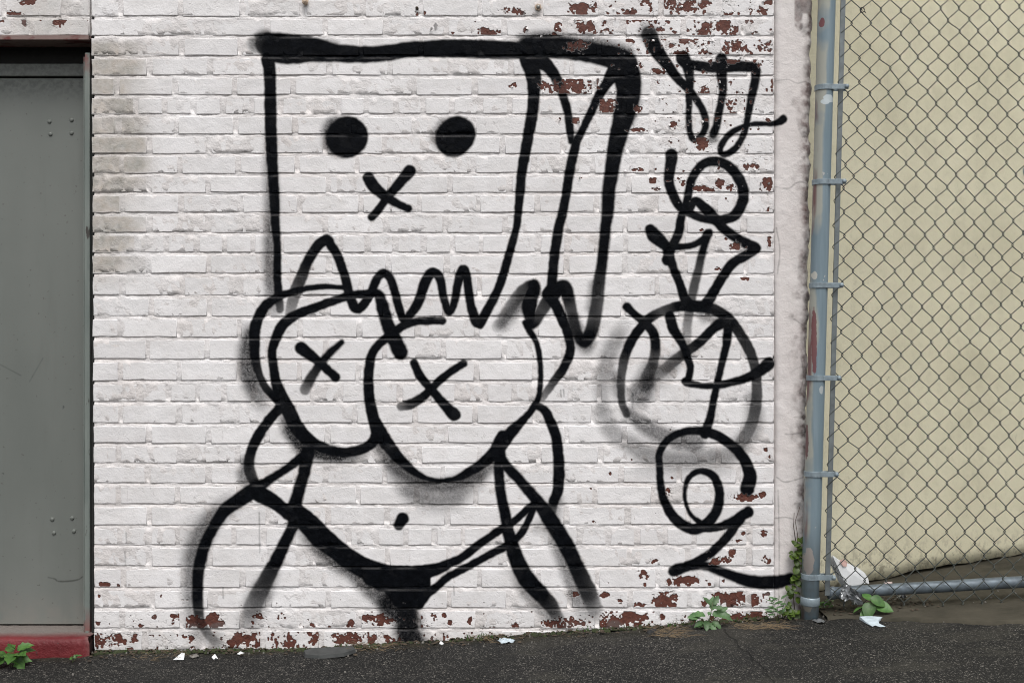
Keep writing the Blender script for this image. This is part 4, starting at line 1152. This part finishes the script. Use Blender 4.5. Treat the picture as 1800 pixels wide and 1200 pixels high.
# blue-green weed against the foot of the wall
b0 = on_ground(1243, 1104)
b0.y = min(b0.y, -.035)
lv = []
for (px, py, az_, el_, ln) in ((1252,1072,1.2,1.2,.052),(1254,1062,.4,.9,.040),(1250,1064,2.6,.8,.042),(1256,1068,-.3,.1,.034),(1252,1080,-.2,.25,.062),(1262,1078,-.5,-.1,.052),(1240,1082,3.3,.3,.060),(1230,1082,-2.7,.0,.050),(1242,1090,-1.7,-.5,.045),(1236,1092,-2.6,-.2,.040),(1248,1094,-1.2,-.5,.046),(1252,1092,-.7,-.3,.040),(1238,1097,3.6,-.1,.036),(1246,1098,-1.9,-.7,.034),(1226,1088,3.0,.1,.032),(1250,1076,-2.0,.2,.034),(1266,1074,.3,.4,.034)):
    lv.append((px_off(b0, px, py), az_, el_, ln))
plant('weed', b0, 'upright blue green weed with lobed leaves at the foot of the brick wall', [[(0,0,-.01), px_off(b0,1248,1085), px_off(b0,1253,1058)], [(0,0,-.01), px_off(b0,1236,1088), px_off(b0,1222,1083)], [(0,0,-.01), px_off(b0,1256,1086), px_off(b0,1268,1076)]], lv, 'blue', .002)
# feathery weed and vine by the post
b0 = on_ground(1368, 1092); b0.y = min(b0.y, -.03)
lv = []
for s in range(26):
    px, py = rpl.uniform(1355, 1380), rpl.uniform(1048, 1080)
    lv.append((px_off(b0, px, py), rpl.choice((0, math.pi)) + rpl.uniform(-.7, .7), rpl.uniform(-.1, .7), rpl.uniform(.02, .038)))
plant('weed', b0, 'feathery thin leaved weed between brick wall and fence post', [[(0,0,-.01), px_off(b0,1366,1075), px_off(b0,1370,1046)], [(0,0,-.01), px_off(b0,1360,1076), px_off(b0,1356,1056)], [(0,0,-.01), px_off(b0,1374,1074), px_off(b0,1381,1052)]], lv, 'thin', .0012)
b0 = at(1398, 1082, -.02)
lv = []
for s in range(46):
    t = s/45
    py = 946 + 104*t + rpl.uniform(-4, 4)
    px = 1401 - 4*t + rpl.uniform(-9, 9) - (6*math.sin(t*9) if t > .2 else 0)
    lv.append((px_off(b0, px, py, rpl.uniform(-.012, .004)), rpl.uniform(-2.6, -.5), rpl.uniform(-1.0, .1), rpl.uniform(.016, .030)))
for s in range(20):
    px, py = 1389 + rpl.gauss(0, 7.5), 1076 + rpl.gauss(0, 6)
    lv.append((px_off(b0, px, py, rpl.uniform(-.03, -.01)), rpl.uniform(-2.8, -.3), rpl.uniform(-.9, .3), rpl.uniform(.016, .026)))
plant('creeping_vine', b0, 'small round leaved vine climbing the plaster edge beside the post', [[px_off(b0,1398,1085), px_off(b0,1394,1040), px_off(b0,1402,990), px_off(b0,1402,940), px_off(b0,1398,915), px_off(b0,1406,890)], [px_off(b0,1400,960), px_off(b0,1395,925), px_off(b0,1396,900)], [px_off(b0,1398,1085,-.01), px_off(b0,1390,1072,-.02)]], lv, 'round', .0016, 'vine')
# broad leaves under the bottom rail
b0 = on_ground(1528, 1082)
lv = [((0,-.01,.050), -2.1, -.75, .064, -.2), ((-.002,-.012,.064), -.35, -.25, .058, .8), ((.012,-.01,.040), -.4, -.15, .068, .7), ((-.008,-.012,.02), 3.6, -.2, .035, -.6), ((.02,-.012,.02), .2, .1, .03, .6), ((-.012,0,.03), 3.3, -.2, .05, .2), ((0,-.005,.055), 1.9, .5, .045)]
plant('weed', b0, 'low weed with large broad leaves under the bottom fence rail', [[(0,0,-.01), (.002,-.005,.03), (.003,-.01,.06)], [(0,0,-.01), (-.006,0,.03)]], lv, 'broad', .002)
b0 = on_ground(1451, 1072)
lv = [(px_off(b0, rpl.uniform(1443, 1462), rpl.uniform(1050, 1068)), rpl.uniform(-3, 0), rpl.uniform(-.2, .6), rpl.uniform(.014, .024)) for s in range(16)]
plant('weed', b0, 'small green sprig just right of the fence post base', [[(0,0,-.01), px_off(b0,1452,1054)], [(0,0,-.01), px_off(b0,1458,1058)]], lv, 'broad', .001)

# dry grass tufts
def dry(px0, px1, py0, py1, n, lab, spread):
    mb = MB(); rd = random.Random(int(px0))
    for s in range(n):
        p = on_ground(rd.uniform(px0, px1), rd.uniform(py0, py1), .002)
        a = rd.gauss(0, .6) + rd.choice((0, math.pi)); ln = rd.uniform(.3, 1)*spread
        q = p + Vector((math.cos(a)*ln*.5, math.sin(a)*ln*.45, rd.uniform(.002, .014))); e = p + Vector((math.cos(a+rd.uniform(-.3,.3))*ln, math.sin(a)*ln*.6, rd.uniform(-.001, .004)))
        q.y, e.y = min(q.y, -.004), min(e.y, -.004)
        e.z = max(e.z, H(e.x, e.y) + .001); q.z = max(q.z, H(q.x, q.y) + .003)
        mb.add([p, p + Vector((0,.0008,.0009)), q + Vector((0,.0006,.0008)), q, e], [(0,3,2,1), (3,4,2)])
    tag(mb.build('dry_grass', M['straw']), lab, kind='stuff')
dry(1150, 1205, 1104, 1122, 70, 'tangle of dry straw on the asphalt by the wall', .09)
dry(1290, 1380, 1097, 1108, 80, 'dry straw lying in front of the plaster strip', .10)
dry(620, 700, 1132, 1146, 40, 'thin dry stalks beside the slate piece', .07)
dry(835, 880, 1116, 1130, 36, 'dry brown stalks at the foot of the wall', .06)
dry(240, 330, 1148, 1162, 26, 'few dry stalks near the red step', .06)

gb = MB(); rgb_ = random.Random(77)
for s in range(110):
    x = wx(rgb_.choice((rgb_.uniform(165, 720), rgb_.uniform(820, 870), rgb_.uniform(1150, 1400), rgb_.uniform(1000, 1350)))); y = -rgb_.uniform(.004, .03)
    b_ = Vector((x, y, H(x, y) - .002)); hgt = rgb_.uniform(.008, .028); a = rgb_.uniform(-1.2, 1.2)
    m_ = b_ + Vector((a*hgt*.3, -hgt*.15, hgt*.7)); t_ = b_ + Vector((a*hgt*.8, -hgt*.45, hgt))
    gb.add([b_ + Vector((-.0011,0,0)), b_ + Vector((.0011,0,0)), m_ + Vector((.0009,0,0)), m_ + Vector((-.0009,0,0)), t_], [(0,1,2,3),(3,2,4)])
tag(gb.build('grass', M['leaf']), 'sparse short grass blades sprouting along the wall foot', kind='stuff')
# moss and litter line along the foot of the wall
mb = MB(); rm = random.Random(31)
def lump(mb, c, r, sq=.55):
    n = 6; v = [(c.x, c.y, c.z + r*sq*rm.uniform(.8, 1.2))]
    for ring, (rr, hz) in enumerate(((.6, .75), (1, .0))):
        for k in range(n):
            a = 2*math.pi*(k + .5*ring)/n; q = r*rr*rm.uniform(.75, 1.25)
            v.append((c.x + q*math.cos(a), c.y + q*math.sin(a), c.z + r*sq*hz - (.003 if ring else 0)))
    f = [(0, 1+k, 1+(k+1) % n) for k in range(n)] + [(1+k, 7+k, 1+(k+1) % n) for k in range(n)] + [(7+k, 7+(k+1) % n, 1+(k+1) % n) for k in range(n)]
    mb.add(v, f)
for s in range(520):
    x = wx(rm.uniform(162, 1350) if s % 3 else rm.uniform(165, 720)); y = -abs(rm.gauss(0, .016)) - .003
    lump(mb, Vector((x, y, H(x, y) - .002)), rm.uniform(.004, .012))
tag(mb.build('moss', M['moss'], smooth=True), 'dark green moss and dirt along the foot of the wall', kind='stuff')
mb = MB()
for s in range(170):
    x = wx(rm.uniform(165, 1790)); y = -abs(rm.gauss(0, .05)) - .01
    if rm.random() < .2: y = rm.uniform(-.45, -.05)
    r_ = rm.uniform(.0015, .0045) * (1.5 if rm.random() < .12 else 1)
    lump(mb, Vector((x, y, H(x, y))), r_, .9)
for s in range(40):
    x = rm.uniform(1.13, 2.2); y = rm.uniform(-.05, .3)
    lump(mb, Vector((x, y, H(x, y) + .008)), rm.uniform(.002, .006), .8)
tag(mb.build('pebbles', M['pebble']), 'small stones and grit scattered along the wall foot', kind='stuff')
mb = MB()
def scrap(mb, c, r, lift=.006):
    n = rm.randint(4, 6); a0 = rm.uniform(0, 6)
    v = [(c.x, c.y, c.z + lift)] + [(c.x + r*rm.uniform(.5, 1.1)*math.cos(a0+6.283*k/n), c.y + r*rm.uniform(.4, 1)*math.sin(a0+6.283*k/n), c.z + rm.uniform(0, lift)) for k in range(n)]
    mb.add(v, [(0, 1+k, 1+(k+1) % n) for k in range(n)])
for s in range(420):
    x = wx(rm.uniform(170, 1420)); y = -abs(rm.gauss(0, .045)) - .006; scrap(mb, Vector((x, y, H(x, y) + .001)), rm.uniform(.004, .012))
for s in range(110):
    x = rm.uniform(1.10, 1.5); y = rm.uniform(-.09, .12); scrap(mb, Vector((x, y, H(x, y) + .009)), rm.uniform(.004, .011), .006)
tag(mb.build('leaf_litter', M['litter_dark']), 'brown leaf crumbs and dirt along the wall and fence foot', kind='stuff')

# ------------------------------------------------------------------ litter, one by one
def slab(name, pix, th, mat, label, cat, lift=.001, tilt=0.0, group=None):
    pts = [on_ground(px, py) for px, py in pix]
    c = sum(pts, Vector()) / len(pts); c.z = H(c.x, c.y)
    n = len(pts); v = []
    for k, p in enumerate(pts):
        v.append((p.x-c.x, p.y-c.y, p.z-c.z+lift))
    for k, p in enumerate(pts):
        v.append(((p.x-c.x)*.97, (p.y-c.y)*.94, p.z-c.z+lift+th+tilt*(p.y-c.y)))
    f = [tuple(range(n-1, -1, -1)), tuple(range(n, 2*n))] + [(k, (k+1) % n, n+(k+1) % n, n+k) for k in range(n)]
    o = link(name, mesh(name, v, f), mat, None, c)
    return tag(o, label, cat, group)
slab('slate_piece', [(533,1149),(548,1144),(585,1142.5),(622,1141),(626,1147),(604,1154),(560,1158),(536,1156)], .012, M['slate'], 'flat dark grey slate splinter lying against the wall foot', 'stone')
def crumple(name, px, py, sx, sy, sz, mat, label, cat, seed, amp=.35, rot=0., nx=6, ny=4, z0=.002, base=None, th=.0012, tilt=(0, 0)):
    """a creased sheet with thickness"""
    r_ = random.Random(seed)
    c = base or on_ground(px, py)
    v, f = [], []
    hs_ = {}
    for j in range(ny+1):
        for i in range(nx+1):
            u, w_ = i/nx-.5, j/ny-.5
            e = 1 - .25*(abs(u*2)**2*abs(w_*2)**2) + r_.uniform(-.06, .06)
            z = z0 + sz*abs(r_.gauss(0, amp)) + sz*.4*max(0, u)*(1)
            v.append((u*sx*e, w_*sy*e + r_.uniform(-.05, .05)*sy, z))
    m_ = len(v)
    v += [(x, y, z - th) for x, y, z in v]
    for j in range(ny):
        for i in range(nx):
            a = j*(nx+1)+i; f.append((a, a+1, a+nx+2, a+nx+1)); f.append((m_+a, m_+a+nx+1, m_+a+nx+2, m_+a+1))
    bd = [i for i in range(nx+1)] + [(nx+1)*j+nx for j in range(1, ny+1)] + [(nx+1)*ny+i for i in range(nx-1, -1, -1)] + [(nx+1)*j for j in range(ny-1, 0, -1)]
    for k in range(len(bd)):
        a, b_ = bd[k], bd[(k+1) % len(bd)]; f.append((b_, a, m_+a, m_+b_))
    o = link(name, mesh(name, v, f), mat, None, c)
    o.rotation_euler = (tilt[0], tilt[1], rot)
    return tag(o, label, cat)
def chipslab(pix, label, th=.003, mat='paper', name='paint_chip', tilt=.10, cat='paint chip'):
    return slab(name, pix, th, M[mat], label, cat, .002, tilt)
chipslab([(304,1160),(320,1150),(325,1151),(323,1160)], 'largest white paint chip on the asphalt below the wall, near the red step')
chipslab([(372,1156),(378,1152),(383,1158),(375,1159)], 'small white paint chip right of the largest chip')
chipslab([(417,1150),(423,1147),(428,1149),(422,1151)], 'tiny flat white paint chip left of the slate splinter')
chipslab([(772,1132),(775,1129),(780,1132),(777,1134)], 'tiny white crumb at the wall foot under the figure', .003)
chipslab([(332,1154),(345,1151),(350,1154),(338,1157)], 'dull grey flake lying between two white chips', .003, 'pebble')
crumple('plastic_strip', 890, 1128, .066, .045, .012, M['paper_blue'], 'pale blue plastic strip on the asphalt near the wall foot', 'litter', 3, .4, .15, 7, 3)
slab('paper_scrap', [(1510,1089),(1530,1088),(1551,1089),(1544,1094),(1546,1098),(1557,1102),(1548,1103),(1538,1100),(1534,1102),(1523,1097)], .004, M['paper_blue'], 'torn pale blue paper on the asphalt below the fence', 'paper', .003, .10)
crumple('silver_wrapper', 1440, 1093, .03, .05, .01, M['foil'], 'small torn wrapper beside the fence post base', 'wrapper', 12, .5, .4, 4, 3)
# paper wad leaning behind the bottom rail: stacked folded sheets
pb = at(1495, 1030, .02)
wad = empty('paper_wad', pb, 'thick white folded paper leaning behind the fence rail', 'paper')
outl = [(1462,974),(1474,983),(1490,990),(1510,999),(1524,1010),(1530,1020),(1531,1028),(1512,1029),(1496,1030),(1488,1026),(1482,1018),(1474,1001)]
for k in range(5):
    dy = .006*k
    v = []
    for q, (px, py) in enumerate(outl):
        sh = (-2.2*k if px < 1492 else .6*k)
        p = at(px + sh, py + .8*k*(1 if px < 1492 else .2), .02 + dy) - pb
        p.y += .10*(px-1496)/100 + .25*(1030-py)*S
        v.append(p)
    cpt = sum(v, Vector())/len(v); cpt.y -= .008*(1 if k == 0 else .3)
    n = len(v)
    allv = [cpt] + v + [p + Vector((0, .0025, 0)) for p in v]
    fs = [(0, 1+(q+1) % n, 1+q) for q in range(n)] + [tuple(n+1+q for q in range(n))] + [(1+q, 1+(q+1) % n, n+1+(q+1) % n, n+1+q) for q in range(n)]
    MB().add(allv, fs).build('sheet', M['paper'], wad)
sp = [at(px, py, .0) - pb for px, py in ((1478,986),(1486,984),(1493,990),(1491,997),(1484,996))]
for p in sp: p.y = -.012 + .10*((p.x/S)/100) + .25*(p.z)
MB().add(sp + [p + Vector((0,.002,0)) for p in sp], [(4,3,2,1,0),(5,6,7,8,9)] + [(q, (q+1) % 5, 5+(q+1) % 5, 5+q) for q in range(5)]).build('pink_stain_patch', M['paper_pink'], wad)
crumple('foil_wrapper', 1486, 1046, .045, .055, .016, M['foil'], 'crumpled silver foil wrapped on the left end of the rail', 'foil', 22, .5, .2, 8, 6, base=at(1484, 1040, -.052), tilt=(R(80), R(25)))
crumple('foil_wrapper', 1496, 1050, .04, .06, .025, M['foil'], 'second silver foil scrap hanging under the rail beside the broad leaved weed', 'foil', 24, .7, .2, 7, 5, base=at(1499, 1049, -.050), tilt=(R(75), R(-30)))
crumple('foil_wrapper', 1586, 1058, .04, .04, .02, M['foil'], 'dirty silver scrap on the concrete under the rail', 'foil', 27, .6, .6, 5, 4, base=on_ground(1586, 1060, .012))
# little pinkish cup piece resting on the rail side
cp = at(1561, 1028, .03); cv = []
for k in range(9):
    a = math.pi*(k/8) ; cv.append((.017*math.cos(a), -.006*math.sin(a), .0)); 
for k in range(9):
    a = math.pi*(k/8) ; cv.append((.013*math.cos(a), -.004*math.sin(a), .013))
cf = [(k, k+1, 10+k, 9+k) for k in range(8)]
o = link('cup_piece', mesh('cup_piece', cv, cf, True), M['pale_pink'], None, cp); so = o.modifiers.new('t', 'SOLIDIFY'); so.thickness = .0015
tag(o, 'pale pink broken cup rim behind the fence rail', 'litter')
# black lump
lb = MB(); c = on_ground(1146, 1110)
for k in range(3): lump(lb, Vector((.008*(k-1), .004*(k % 2), .0)), .013, 1.0)
tag(lb.build('black_lump', M['black'], smooth=True, loc=c), 'small black lump on the dirt left of the dry straw', 'litter')

# ------------------------------------------------------------------ fixings high on the wall
o = empty('wall_bolt', at(946, 13, -.004), 'rusty bolt with pale hexagonal washer near the wall top', 'bolt')
MB().tube([(0,.004,0),(0,-.001,0),(0,-.0025,0)], [.0125,.0125,.0115], 6).build('washer', M['tan'], o)
MB().tube([(0,-.002,0),(0,-.009,0),(0,-.011,0)], [.007,.007,.005], 8).build('bolt_head', M['steel'], o, True)
pg = MB().tube([(0,.004,.002),(0,-.006,0),(.001,-.016,-.004),(.002,-.018,-.005)], [.009,.010,.009,.005], 8)
pg.add([(-.012,-.004,.012),(.011,-.004,.014),(.012,-.007,.002),(-.010,-.007,-.004),(-.012,-.006,.012),(.011,-.006,.014),(.012,-.009,.002),(-.010,-.009,-.004)], [(3,2,1,0),(4,5,6,7),(0,1,5,4),(1,2,6,5),(2,3,7,6),(3,0,4,7)])
tag(pg.build('wall_plug', M['tan'], loc=at(537, 5, -.004)), 'tan plug sticking out of the wall near the top left of the figure', 'plug')
tag(MB().tube([(0,.004,0),(0,-.004,0),(0,-.006,-.001)], [.006,.006,.004], 8).build('wall_peg', M['litter_dark'], loc=at(733, 15, -.002), smooth=True), 'small brown peg in a mortar joint above the figure', 'peg')
